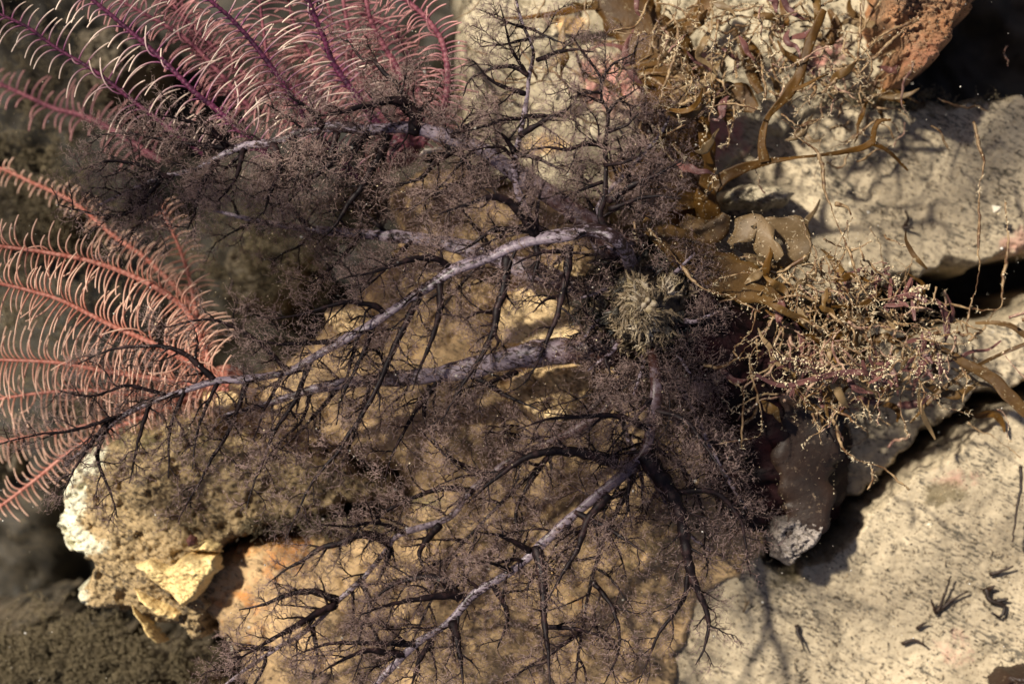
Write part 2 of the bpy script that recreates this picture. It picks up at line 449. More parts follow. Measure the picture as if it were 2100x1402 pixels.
# deep seabed sheet
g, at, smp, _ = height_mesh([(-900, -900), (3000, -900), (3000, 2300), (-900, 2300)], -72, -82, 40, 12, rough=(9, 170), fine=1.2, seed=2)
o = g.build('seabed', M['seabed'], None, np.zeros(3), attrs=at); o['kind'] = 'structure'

# big outer rock shelf out of frame corners: continues under everything
amber_poly = [(330, 1190), (400, 1120), (560, 1080), (700, 1050), (800, 1010), (700, 960), (560, 930), (400, 880), (420, 800), (560, 730), (640, 640), (740, 560), (800, 470), (760, 380), (860, 300), (1000, 330), (1180, 400),
              (1330, 500), (1480, 620), (1620, 850), (1640, 1060), (1600, 1180), (1480, 1260), (1400, 1480), (1380, 1600), (400, 1600), (480, 1440), (450, 1360), (400, 1290), (340, 1240)]
amber, hf_amber = rock('amber_rock', 'smooth amber brown rock under the tentacles in the lower middle', 'rock', M['amber'], amber_poly, -14.5, -78, 60, 3.0, 9000, 4200,
    rough=(1.6, 190), fine=0.12, seed=5, pits=0.9,
    m1=lambda X, Y: 0.42 * gauss(X, Y, 510, 1240, 110, 130) * (0.75 + 0.9 * fbm(X, Y, 50, 3, 61)) + 0.4 * gauss(X, Y, 1080, 640, 90) + 0.35 * gauss(X, Y, 600, 1120, 120, 60) + 0.3 * gauss(X, Y, 1200, 1250, 120),
    m2=lambda X, Y: 0.55 * gauss(X, Y, 800, 1030, 160, 18) + 0.3 * gauss(X, Y, 1350, 1130, 150, 110) + 0.4 * gauss(X, Y, 700, 980, 160, 40))
left_poly = [(85, 1060), (105, 985), (150, 920), (200, 880), (300, 850), (420, 835), (560, 880), (720, 930), (840, 985), (820, 1035), (700, 1068), (560, 1105), (450, 1150), (440, 1200), (450, 1290), (420, 1330), (330, 1325),
             (270, 1285), (180, 1275), (130, 1230), (150, 1170), (100, 1120)]
rock('silt_covered_rock', 'rounded silt covered rock with a white crusted, sunlit painted left edge, lower left', 'rock', M['silt_left'], left_poly, -11.5, -78, 42, 2.6, 9000, 2600,
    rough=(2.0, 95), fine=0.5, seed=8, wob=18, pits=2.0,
    m1=lambda X, Y: 0.8 * gauss(X, Y, 125, 1050, 55, 110) * (0.85 + 0.7 * fbm(X, Y, 40, 4, 66)) + 0.6 * gauss(X, Y, 190, 930, 40, 50) + 0.55 * gauss(X, Y, 150, 1230, 40, 60) + 0.4 * gauss(X, Y, 190, 1120, 90, 25),  # whitish rim crust, with the sunlit left edge painted into it
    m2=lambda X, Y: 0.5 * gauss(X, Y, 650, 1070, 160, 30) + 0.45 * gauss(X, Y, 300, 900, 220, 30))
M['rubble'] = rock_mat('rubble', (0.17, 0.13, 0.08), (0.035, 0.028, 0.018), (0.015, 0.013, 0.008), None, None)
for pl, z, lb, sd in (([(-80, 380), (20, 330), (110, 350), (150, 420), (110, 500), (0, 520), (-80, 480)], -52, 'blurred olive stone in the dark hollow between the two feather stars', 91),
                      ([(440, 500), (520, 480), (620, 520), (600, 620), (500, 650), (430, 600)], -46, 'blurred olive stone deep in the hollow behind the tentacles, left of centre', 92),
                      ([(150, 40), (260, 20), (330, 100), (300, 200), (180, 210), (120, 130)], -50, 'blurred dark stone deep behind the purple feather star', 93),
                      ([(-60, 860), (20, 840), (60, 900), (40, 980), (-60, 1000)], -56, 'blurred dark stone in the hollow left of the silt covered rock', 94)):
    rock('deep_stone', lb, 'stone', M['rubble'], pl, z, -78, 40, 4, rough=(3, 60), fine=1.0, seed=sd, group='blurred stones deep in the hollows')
rock('rubble_rock', 'dark weedy rubble in the bottom left corner below the silt covered rock', 'rock', M['rubble'],
    [(-300, 1290), (-40, 1270), (60, 1250), (180, 1310), (260, 1330), (340, 1360), (450, 1370), (470, 1480), (400, 1650), (-300, 1650)], -34, -78, 50, 4, 2500, 900, rough=(4, 60), fine=1.6, seed=12)
pale_poly = [(905, -200), (918, 0), (925, 120), (915, 300), (960, 400), (1200, 440), (1330, 470), (1440, 470), (1500, 400), (1600, 300), (1760, 220), (1850, 190), (1900, 110), (1960, 20), (2000, -60), (2000, -200)]
rock('pale_rock', 'pale grey green rock with pink crust patches behind the brown weed, top middle', 'rock', M['pale'], pale_poly, -20, -78, 45, 3.2, 5000, 2500,
    rough=(2.4, 190), fine=0.12, seed=15, pits=1.0,
    m1=lambda X, Y: 0.6 * gauss(X, Y, 1250, 170, 90, 80) + 0.55 * gauss(X, Y, 1460, 280, 110, 70) + 0.5 * gauss(X, Y, 1440, 130, 60, 50) + 0.45 * gauss(X, Y, 1700, 110, 70, 50),
    m2=lambda X, Y: 0.6 * gauss(X, Y, 1170, 55, 50, 25) + 0.5 * gauss(X, Y, 1110, 300, 80, 30))
rock('orange_rock', 'orange crusted rock edge above the black crevice, top right', 'rock', M['orange'],
    [(1790, -200), (1800, -40), (1815, 60), (1840, 130), (1830, 185), (1900, 165), (1950, 110), (1985, 60), (2030, 0), (2080, -80), (2090, -200)], 2, -78, 30, 2.6, 2500, 900, rough=(2.5, 50), fine=0.9, seed=18, wob=16,
    m1=lambda X, Y: 0.4 * gauss(X, Y, 1900, 110, 80))
slab1 = [(1420, 500), (1400, 330), (1450, 180), (1650, 60), (1800, 110), (1870, 200), (1960, 195), (2100, 190), (2500, 180), (2500, 470), (2110, 520), (2030, 545), (1950, 558), (1900, 570), (1840, 580), (1780, 640), (1560, 620)]
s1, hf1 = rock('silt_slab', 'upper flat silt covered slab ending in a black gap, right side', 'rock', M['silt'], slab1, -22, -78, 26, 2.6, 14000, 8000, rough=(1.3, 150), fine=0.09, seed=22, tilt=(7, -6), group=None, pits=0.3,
    m1=lambda X, Y: 0.55 * gauss(X, Y, 2095, 500, 60, 40),
    m2=lambda X, Y: 0.5 * gauss(X, Y, 1560, 410, 90, 30) + 0.5 * gauss(X, Y, 1900, 210, 200, 26))
slab2 = [(1780, 640), (1900, 690), (1990, 660), (2060, 640), (2140, 590), (2500, 560), (2500, 760), (2140, 790), (2050, 815), (1970, 862), (1905, 905), (1865, 945), (1800, 1000), (1730, 1050), (1690, 1060), (1670, 960), (1690, 800)]
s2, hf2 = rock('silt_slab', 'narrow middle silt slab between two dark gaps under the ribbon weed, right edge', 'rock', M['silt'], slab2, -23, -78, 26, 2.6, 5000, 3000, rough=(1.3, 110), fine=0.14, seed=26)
slab3 = [(900, 1600), (1000, 1380), (1150, 1200), (1300, 1080), (1450, 1040), (1540, 1100), (1610, 1165), (1685, 1135), (1750, 1068), (1845, 985), (1915, 928), (1990, 875), (2060, 832), (2140, 815), (2500, 800), (2500, 1650)]
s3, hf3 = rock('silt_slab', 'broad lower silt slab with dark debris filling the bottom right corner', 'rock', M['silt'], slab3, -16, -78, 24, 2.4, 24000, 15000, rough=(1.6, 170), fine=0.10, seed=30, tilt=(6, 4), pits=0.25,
    m1=lambda X, Y: 0.42 * gauss(X, Y, 1950, 980, 90, 40) + 0.35 * gauss(X, Y, 1960, 1330, 80, 60),
    m2=lambda X, Y: 0.55 * gauss(X, Y, 1930, 1010, 70, 40) + 0.45 * gauss(X, Y, 1620, 1190, 70, 30))  # also darkens the spot where the grey shell's shadow falls

# ------------------------------------------------------------------ shells, pebbles, chips
def chip(name, label, cat, mat, poly, z, th, seed, **kw):
    a = dict(rough=(1.0, 34), fine=0.3, wob=6); a.update(kw)
    return rock(name, label, cat, M[mat], poly, z, z - th, 14, 1.8, seed=seed, **a)[0]
chip('yellow_shell', 'broad yellow cream shell plate lying on the silt rock, lower left', 'shell', 'yellow', [(268, 1165), (300, 1152), (345, 1158), (395, 1135), (440, 1140), (448, 1170), (415, 1205), (395, 1235), (370, 1252), (340, 1225), (300, 1190)], -6, 7, 50)
chip('shell_fragment', 'small cream shell fragment above the broad yellow plate', 'shell', 'yellow', [(385, 1128), (420, 1110), (455, 1122), (450, 1140), (425, 1136)], -6, 6, 51)
chip('shell_ridge', 'long thin yellow shell ridge just below the broad yellow plate', 'shell', 'yellow', [(262, 1205), (285, 1215), (320, 1240), (365, 1262), (362, 1285), (325, 1268), (280, 1240)], -8, 6, 52)
chip('shell_wedge', 'lowest yellow shell wedge beside the dark hollow, lower left', 'shell', 'yellow', [(264, 1238), (285, 1262), (300, 1285), (335, 1325), (318, 1330), (290, 1300), (262, 1262)], -10, 8, 53)
chip('white_chip', 'small bright white chip on the amber rock near the bottom', 'shell', 'white', [(455, 1310), (465, 1315), (474, 1345), (466, 1352)], -6, 5, 54)
chip('grey_shell', 'rough grey white shell at the lower tip of the dark brown blade', 'shell', 'greyshell', [(1588, 1105), (1598, 1062), (1650, 1062), (1700, 1075), (1690, 1110), (1655, 1140), (1625, 1165), (1595, 1150)], -3, 9, 55, rough=(1.4, 26), fine=0.7)
chip('white_shard', 'thin white shell shard with a black gap beneath it, between tentacles above centre', 'shell', 'white', [(858, 318), (870, 306), (905, 300), (912, 308), (880, 316)], -1, 2, 56, wob=2)
chip('dark_gap', 'dark gap painted as a black sliver just below the thin white shard above centre', 'shell', 'body', [(868, 322), (900, 309), (922, 313), (905, 324), (872, 330)], 0, 2, 57, wob=2)  # shaded gap under the white shard, put in as a black piece
chip('red_flake', 'tiny dark red weed flake above the broad yellow shell', 'weed flake', 'red', [(378, 1110), (386, 1098), (398, 1104), (400, 1118), (384, 1122)], -4, 3, 58, wob=2)
chip('brown_pebble', 'dark brown pebble cut by the bottom right corner', 'pebble', 'darkbrown', [(2050, 1402), (2070, 1378), (2110, 1372), (2160, 1390), (2160, 1440), (2060, 1440)], -5, 12, 59)
chip('pale_pebble', 'pale pebble with a dark hollow below it, left of the upper slab', 'pebble', 'pale', [(1478, 408), (1490, 385), (1530, 368), (1600, 375), (1640, 392), (1620, 418), (1560, 428), (1500, 425)], -9, 12, 60, rough=(1.5, 40))
chip('sunlit_patch', 'sunlit patch painted brighter on amber rock, showing between the two tentacle bases left of the mouth', 'pebble', 'sunlit_rock', [(1010, 640), (1050, 590), (1120, 560), (1190, 580), (1225, 630), (1222, 670), (1190, 705), (1100, 720), (1020, 710)], -7, 16, 61, rough=(1.0, 60), fine=0.15)
chip('sunlit_patch', 'sunlit rock patch painted bright yellow below the thick speckled tentacle left of the mouth', 'pebble', 'sunlit_rock', [(1040, 770), (1100, 738), (1200, 740), (1235, 765), (1205, 830), (1150, 872), (1090, 862), (1045, 820)], -8, 14, 62, rough=(1.6, 40))
chip('sunlit_patch', 'small sunlit rock patch painted golden above the mouth side, under the lavender tentacle', 'pebble', 'sunlit_rock', [(1125, 540), (1150, 526), (1200, 536), (1232, 560), (1228, 580), (1180, 578), (1135, 560)], -6, 10, 63)
chip('sunlit_patch', 'sunlit rock patch painted golden, left of centre under the lavender tentacle', 'pebble', 'sunlit_rock', [(660, 640), (700, 625), (760, 632), (772, 660), (740, 690), (690, 692), (662, 670)], -9, 12, 64)
chip('sunlit_patch', 'sunlit rock patch painted golden, at far left under the lowest long tentacle', 'pebble', 'sunlit_rock', [(400, 800), (440, 785), (500, 792), (520, 825), (470, 850), (410, 845)], -9, 12, 65)
for (x, y, r, z, lb) in ((2043, 432, 11, -15, 'glinting white pebble on the upper slab near the right edge'), (1745, 540, 9, -13, 'glinting white pebble at the left foot of the upper slab'), (1905, 1075, 7, -14, 'tiny white pebble below the black gap on the lower slab')):
    g = Geo(); c = P(x, y, z)[None]
    blobs(g, c, r * S, 0.35); blobs(g, c + [[r * 0.5 * S, -r * .5 * S, 0]], r * 0.7 * S, 0.35)
    tag(g.build('white_pebble', M['white'], None, P(x, y, z), smooth=False), lb, 'pebble', 'small white pebbles on the silt')

# dark twigs of debris on the lower slab
def debris(pts_list, r, label, z):
    c = P(*pts_list[0][0], z); g = Geo()
    for pts in pts_list:
        L = smooth_line(PA(pts, z, z + 1.5), 8 * S); L = L + RNG.normal(size=L.shape) * 0.8 * S
        tube(g, L, np.linspace(r, r * 0.4, len(L)) * S, 5)
    tag(g.build('debris_twig', M['strand'] if r < 4 else M['darkbrown'], None, c), label, 'debris', 'dark debris lying on the silt')
debris([[(1921, 1258), (1935, 1225), (1950, 1180)], [(1921, 1258), (1910, 1228)], [(1925, 1250), (1960, 1225), (1985, 1210)]], 4.5, 'forked dark twig standing on the lower silt slab', hf3(1930, 1240) + 1)
debris([[(2020, 1205), (2030, 1230), (2060, 1240), (2050, 1265), (2035, 1255)], [(2040, 1232), (2066, 1228)], [(2025, 1210), (2040, 1200)]], 6.5, 'hooked black clump of debris on the lower slab, near the right edge', hf3(2040, 1240) + 1)
debris([[(1633, 1280), (1640, 1305), (1650, 1330)]], 5, 'short dark curved scrap on the lower slab, right of the grey shell', hf3(1640, 1300) + 1)
debris([[(2030, 1178), (2055, 1170), (2078, 1160)]], 5, 'flat dark sliver above the hooked clump at right', hf3(2050, 1170) + 1)
debris([[(1525, 1255), (1530, 1240), (1527, 1222)], [(1530, 1242), (1538, 1232)]], 2.4, 'tiny dark sprig on the slab below the sea cucumber', hf3(1527, 1240) + 1)
debris([[(1855, 465), (1862, 450), (1856, 430)], [(1850, 466), (1872, 468)]], 5, 'dark speck of weed in the middle of the upper slab', hf1(1855, 460) + 1)
debris([[(1850, 1320), (1872, 1310), (1900, 1325)], [(1880, 1290), (1900, 1275)]], 5, 'broken dark scraps low on the lower slab', hf3(1870, 1310) + 1)
debris([[(2095, 955), (2092, 1010), (2084, 1060), (2076, 1110)]], 4.2, 'thin red brown stalk leaning over the slab at the right edge', hf3(2080, 1050) + 4)

def scraps(fn, n, x0, x1, y0, y1, seed):
    rg = np.random.default_rng(seed); g = Geo(); b = []
    for i in range(n):
        x, y = rg.uniform(x0, x1), rg.uniform(y0, y1); b.append(P(x, y, fn(x, y) + 0.5))
    b = np.array(b); d = rg.normal(size=(n, 3)); d[:, 2] *= 0.25
    m, t = spikes(g, b, d, rg.uniform(5, 24, n) * S, 1.3 * S, 0.4); spikes(g, m[::2], rg.normal(size=(len(m[::2]), 3)), 8 * S, 1.0 * S, 0.4)
    stuff(g.build('weed_scraps', M['dark_grain'], None, b.mean(0)))
scraps(hf3, 260, 1450, 2150, 1120, 1440, 1)
scraps(hf1, 160, 1560, 2150, 240, 540, 2)
scraps(hf_amber, 300, 480, 1400, 1080, 1440, 3)

# turf in dark left corners (uncountable)
def turf(cx, cy, sx, sy, z, n, ln, label_parent=None):
    g = Geo()
    k = 0
    x = RNG.normal(cx, sx, 2 * n); y = RNG.normal(cy, sy, 2 * n)
    kp = np.argsort(-(fbm(x, y, 45, 3, 71) + RNG.normal(size=2 * n) * 0.12))[:n]; x, y = x[kp], y[kp]
    base = np.array([P(a, b, z + RNG.uniform(-3, 3)) for a, b in zip(x, y)])
    d = RNG.normal(size=(n, 3)); d[:, 2] = np.abs(d[:, 2]) + 0.4
    m, t = spikes(g, base, d, RNG.uniform(0.5, 1.4, n) * ln * S, 1.6 * S, 0.3, 0, 0.6)
    for q in range(3): spikes(g, t if q == 0 else m, d + RNG.normal(size=d.shape) * 1.2, ln * 0.5 * S, 1.0 * S, 0.3, 0.4, 1)
    stuff(g.build('algal_turf', M['turf'], None, base.mean(0)))
turf(130, 1350, 130, 45, -30, 5200, 22)
turf(60, 420, 90, 220, -44, 2200, 30)
turf(520, 540, 90, 60, -42, 900, 26)
turf(650, 1075, 120, 10, -13, 900, 12)
turf(1850, 205, 90, 10, -20, 700, 12)

# ------------------------------------------------------------------ feather stars
def feather_star(label, centre, arms, mat_arm, mat_pin, curl_side):
    loc = P(*centre)
    star = thing('feather_star', label, 'feather star', loc)
    g = Geo()
    th = np.linspace(0, 2 * math.pi, 13)[:-1]
    L = np.array([loc + [0, 0, z * S] for z in (-60, -40, -15, 0)])
    tube(g, L, np.array([20, 42, 46, 26]) * S, 12)
    g.build('disc', mat_arm, star, loc)
    for ai, (pts, z0, z1, r0, plen, spacing, detail) in enumerate(arms):
        line = smooth_line(PA(pts, z0, z1), 3.4 * S)
        s = np.arange(len(line))
        r = np.linspace(r0, r0 * 0.5, len(line)) * 0.82 * S * (1 + 0.16 * np.sin(s * 2 * math.pi / 3.0))
        g = Geo(); tube(g, line, r, 7, 0.9)
        purp = mat_pin is M['purple_pin']
        arm = g.build('arm', M['plum_arm'] if purp and ai >= 4 else mat_arm, star, loc)
        T, N, B = frames(line)
        seg = max(1, int(round(spacing / 3.4)))
        gb = Geo(); back = detail == 0
        for k in range(seg, len(line) - 1, seg):
            for side in (-1, 1):
                if RNG.uniform() < 0.11: continue
                kk = min(len(line) - 1, k + (seg // 2 if side > 0 else 0))
                u = kk / len(line)
                ln = plen * 1.2 * S * (0.75 + 0.25 * math.sin(math.pi * min(1, u * 1.1 + .1))) * RNG.uniform(0.5, 1.15)
                out = B[kk] * side; fwd = T[kk]; up = np.array([0, 0, 1.0])
                if side == curl_side:
                    dd = out * 0.62 + fwd * 0.80; bend = out * 1.15 - fwd * 0.85
                else:
                    dd = out * 0.98 + fwd * 0.22; bend = -fwd * 0.35 + np.array([0.05, -0.1, 0])
                dd = dd + up * (0.14 * math.sin(kk * 0.13 + ai) + 0.1) + RNG.normal(size=3) * 0.09
                dd /= np.linalg.norm(dd)
                bend = bend * RNG.uniform(0.75, 1.3) + up * RNG.uniform(-.3, 0.25)
                if RNG.uniform() < 0.07: bend = -bend * 1.6 + RNG.normal(size=3) * 0.6
                m = 9
                q = [line[kk] + out * r[kk] * 0.6]
                dcur = dd
                for j in range(m):
                    q.append(q[-1] + dcur * ln / m)
                    dcur = dcur + bend * 0.17; dcur = dcur / np.linalg.norm(dcur)
                q = np.array(q)
                rr = np.linspace(2.1, 1.2, len(q)) * S * (r0 / 8) ** 0.4
                gp = gb if back else Geo()
                tube(gp, q, rr, 4)
                if not back: gp.build('pinnule', mat_pin if ai < 4 or mat_pin is not M['purple_pin'] else M['plum_pin'], arm, loc)
        if back: stuff(gb.build('pinnules', mat_pin if mat_pin is not M['purple_pin'] else M['plum_pin'], arm, loc))
    return star

purple = [
    ([(420, 320), (340, 258), (270, 205), (200, 150), (110, 95), (60, 58), (0, 30), (-60, 6)], -2, 6, 6.5, 74, 16, 1),
    ([(560, 330), (450, 230), (400, 190), (330, 120), (250, 50), (190, 0), (140, -45)], 1, 9, 9, 86, 16, 1),
    ([(740, 370), (640, 262), (580, 170), (520, 90), (470, 35), (430, 0), (390, -40)], 2, 10, 9, 88, 16, 1),
    ([(780, 260), (690, 140), (665, 80), (640, 20), (620, -40)], -2, 6, 10, 84, 15, 1),
    ([(860, 300), (905, 235), (918, 160), (908, 90), (880, 45), (845, 10), (800, -25)], -3, 1, 11, 50, 11, 1),
    ([(860, 240), (820, 150), (785, 90), (760, 40), (745, -30)], -9, -5, 10, 60, 14, 1),
    ([(520, 230), (450, 150), (380, 80), (290, 25), (190, -25)], -11, -5, 7, 70, 11, 0),
    ([(650, 230), (560, 140), (540, 60), (530, -30)], -13, -7, 7, 80, 11, 0),
    ([(720, 260), (600, 200), (500, 150), (400, 60), (330, -20)], -15, -9, 7, 80, 11, 0),
    ([(800, 260), (740, 170), (720, 90), (700, -20)], -15, -9, 9, 80, 11, 0),
    ([(620, 260), (480, 200), (420, 120), (380, 40), (370, -30)], -17, -11, 6, 80, 11, 0),
    ([(850, 300), (680, 220), (640, 120), (600, 40), (590, -30)], -17, -11, 7, 80, 11, 0),
    ([(850, 300), (800, 200), (690, 130), (680, 40), (660, -30)], -19, -13, 7, 80, 11, 0),
    ([(870, 300), (860, 200), (840, 120), (800, 60), (740, 30)], -19, -13, 8, 70, 11, 0),
    ([(330, 330), (200, 250), (110, 222), (50, 195), (0, 172), (-40, 150)], -30, -26, 9, 60, 16, 0),
]
feather_star('deep purple feather star with pale curved pinnules, top left', (820, 300, -24), purple, M['purple_arm'], M['purple_pin'], -1)
orange = [
    ([(470, 790), (330, 712), (230, 668), (130, 618), (60, 596), (0, 582), (-70, 570)], -4, 6, 8, 92, 10, 1),
    ([(430, 740), (390, 648), (345, 606), (280, 570), (200, 540), (120, 522), (0, 505), (-60, 500)], -6, 3, 8.5, 72, 10, 1),
    ([(470, 800), (330, 778), (220, 762), (120, 744), (0, 738), (-60, 740)], -10, -4, 7, 84, 11, 1),
    ([(420, 740), (400, 640), (310, 540), (235, 485), (150, 415), (60, 372), (0, 345), (-60, 330)], -30, -22, 7, 34, 14, 1),
    ([(460, 800), (300, 810), (180, 800), (80, 806), (0, 818), (-60, 830)], -16, -12, 6, 80, 12, 0),
    ([(425, 740), (402, 640), (385, 560), (360, 490), (330, 430)], -20, -18, 7, 55, 12, 0),
    ([(440, 800), (280, 860), (160, 915), (70, 985), (0, 1038), (-60, 1075)], -20, -14, 7, 50, 13, 0),
    ([(440, 800), (260, 850), (140, 880), (0, 905), (-60, 910)], -26, -22, 6, 60, 14, 0),
]
feather_star('salmon orange feather star with comb like arms, middle left edge', (462, 790, -26), orange, M['orange_arm'], M['orange_pin'], 1)

# ------------------------------------------------------------------ sea cucumber
cuc_loc = P(1420, 760, -30)
cuc = thing('sea_cucumber', 'dark sea cucumber with spread branching tentacles in the middle of the frame', 'sea cucumber', cuc_loc)
# body
axis = smooth_line(np.array([P(1372, 660, 0), P(1440, 700, -6), P(1520, 770, -14), P(1570, 880, -20), P(1590, 1010, -27), P(1590, 1080, -32)]), 12 * S)
n = len(axis); u = np.linspace(0, 1, n)
rad = (95 + 75 * np.sin(np.clip(u * 1.9, 0, math.pi / 2)) ) * S * np.sqrt(np.clip(1 - np.clip((u - 0.72) / 0.28, 0, 1) ** 2, 0.02, 1))
g = Geo(); tube(g, axis, rad, 40)
V = g.v[0]
V += (V - V.mean(0)) * 0
nz = fbm(V[:, 0] / S, V[:, 1] / S + V[:, 2] / S, 40, 4, 3)
ctr = np.repeat(axis, 40, 0); dirv = V[:len(ctr)] - ctr
V[:len(ctr)] += dirv * (nz[:len(ctr), None] * 0.16)
g.v[0] = V
body = g.build('body', M['body'], cuc, cuc_loc)
# tube feet on the body
for i in range(9):
    k = int(RNG.uniform(0.15, 0.8) * n); a = RNG.uniform(-1.3, 1.3)
    T, Nn, B = frames(axis)
    dr = np.array([0, 0, 1.0]) * math.cos(a) + np.array([B[k][0], B[k][1], 0]) * math.sin(a); dr /= np.linalg.norm(dr)
    p0 = axis[k] + dr * rad[k] * 0.95; L = np.array([p0, p0 + dr * 10 * S, p0 + dr * 16 * S + RNG.normal(size=3) * 2 * S])
    g = Geo(); tube(g, L, np.array([6, 5, 7]) * S, 8); g.build('tube_foot', M['tube_foot'], body, cuc_loc)
L = smooth_line(np.array([P(1470, 770, 2), P(1490, 775, 6), P(1500, 785, 8)]), 4 * S)
# oral disc: dome with mouth
mc = P(1322, 628, 12)
g = Geo()
rr = np.linspace(0, 1, 22); th = np.linspace(0, 2 * math.pi, 49)[:-1]
R_, T_ = np.meshgrid(rr, th, indexing='ij')
rr2 = R_ * 124 * S * (1 + 0.08 * np.sin(T_ * 3 + 1))
Zd = (-28 * R_ ** 2 - 1.5 * np.exp(-(R_ / 0.3) ** 2) - 1 * np.exp(-(R_ / 0.06) ** 2)) * 1e-1 * 1e-3 * 10 * 0.55
Xd = mc[0] + rr2 * np.cos(T_); Yd = mc[1] + rr2 * np.sin(T_)
Zd = Zd + 0.0008 * fbm(Xd / S, Yd / S, 26, 4, 6)
V = np.stack([Xd, Yd, mc[2] + Zd], -1).reshape(-1, 3)
i, j = np.meshgrid(np.arange(21), np.arange(48), indexing='ij')
F = np.stack([i * 48 + j, (i + 1) * 48 + j, (i + 1) * 48 + (j + 1) % 48, i * 48 + (j + 1) % 48], -1).reshape(-1, 4)
g.add(V, None, F)
disc = g.build('oral_disc', M['mouth'], cuc, cuc_loc)
# frill tufts radiating from the mouth: each tuft a wispy, several-pronged leaflet
def frill_tuft(c, d, ln, w):
    g = Geo()
    side = np.cross(d, [0, 0, 1.0]); side /= np.linalg.norm(side) + 1e-9
    for q in range(5):
        a = RNG.uniform(-0.55, 0.55)
        dd = d * math.cos(a) + side * math.sin(a)
        pts = [c]; cur = dd + np.array([0, 0, RNG.uniform(0.1, 0.5)])
        for s_ in range(5):
            cur = cur / np.linalg.norm(cur); pts.append(pts[-1] + cur * ln / 5); cur = cur + RNG.normal(size=3) * 0.28 + np.array([0, 0, -0.14])
        pts = np.array(pts)
        tube(g, pts, np.array([0.8, 1.7, 2.2, 1.7, 1.0, 0.3]) * w * RNG.uniform(0.6, 1.3), 5, 0.35)
        m_ = pts[2:]; b = np.repeat(m_, 2, 0)
        spikes(g, b, np.tile(cur, (len(b), 1)) + RNG.normal(size=(len(b), 3)) * 0.7, ln * 0.30, w * 0.45, 0.3, 0.5, 1)
    return g
for i in range(300):
    a = RNG.uniform(0, 2 * math.pi); r = 124 * RNG.uniform(0, 1) ** (0.7 if i > 40 else 2.2)
    c = mc + np.array([math.cos(a) * r * S, math.sin(a) * r * S, 0]); c[2] = mc[2] + 0.0004 - 0.0154 * (r / 124) ** 2 * 0.9
    fl = 2.2 * float(fbm(np.array([c[0] / S + 900]), np.array([c[1] / S + 900]), 90, 2, 77)[0])
    ang = a * 0.55 + 1.9 + fl * 1.6
    d = np.array([math.cos(ang), math.sin(ang), 0.02])
    core = math.hypot(c[0] - mc[0] - 14 * S, c[1] - mc[1] + 6 * S) / S
    nzv = float(fbm(np.array([c[0] / S + 500]), np.array([c[1] / S + 300]), 55, 2, 31)[0])
    pick = core + nzv * 90
    mt_ = 'frill_pale' if pick < 32 else ('frill' if pick < 66 else 'frill_dark')
    if RNG.uniform() < 0.15: mt_ = 'frill'
    frill_tuft(c, d / np.linalg.norm(d), RNG.uniform(16, 40) * S, RNG.uniform(1.1, 2.4) * S).build('frill', M[mt_], disc, cuc_loc)

for (dx, dy, r_) in ((-4, 2, 7), (8, -6, 9), (16, 4, 7), (4, 11, 6)):
    c = mc + np.array([dx * S, dy * S, 0.0006]); g = Geo()
    L = np.array([c + [0, 0, -12 * S], c + [0, 0, -3 * S], c + [2 * S, 1 * S, 5 * S], c + [3 * S, 2 * S, 9 * S]]) + RNG.normal(size=(4, 3)) * S
    tube(g, L, np.array([1.0, 1.15, 0.9, 0.45]) * r_ * S, 9); g.build('mouth_lobe', M['frill_pale'], disc, cuc_loc)

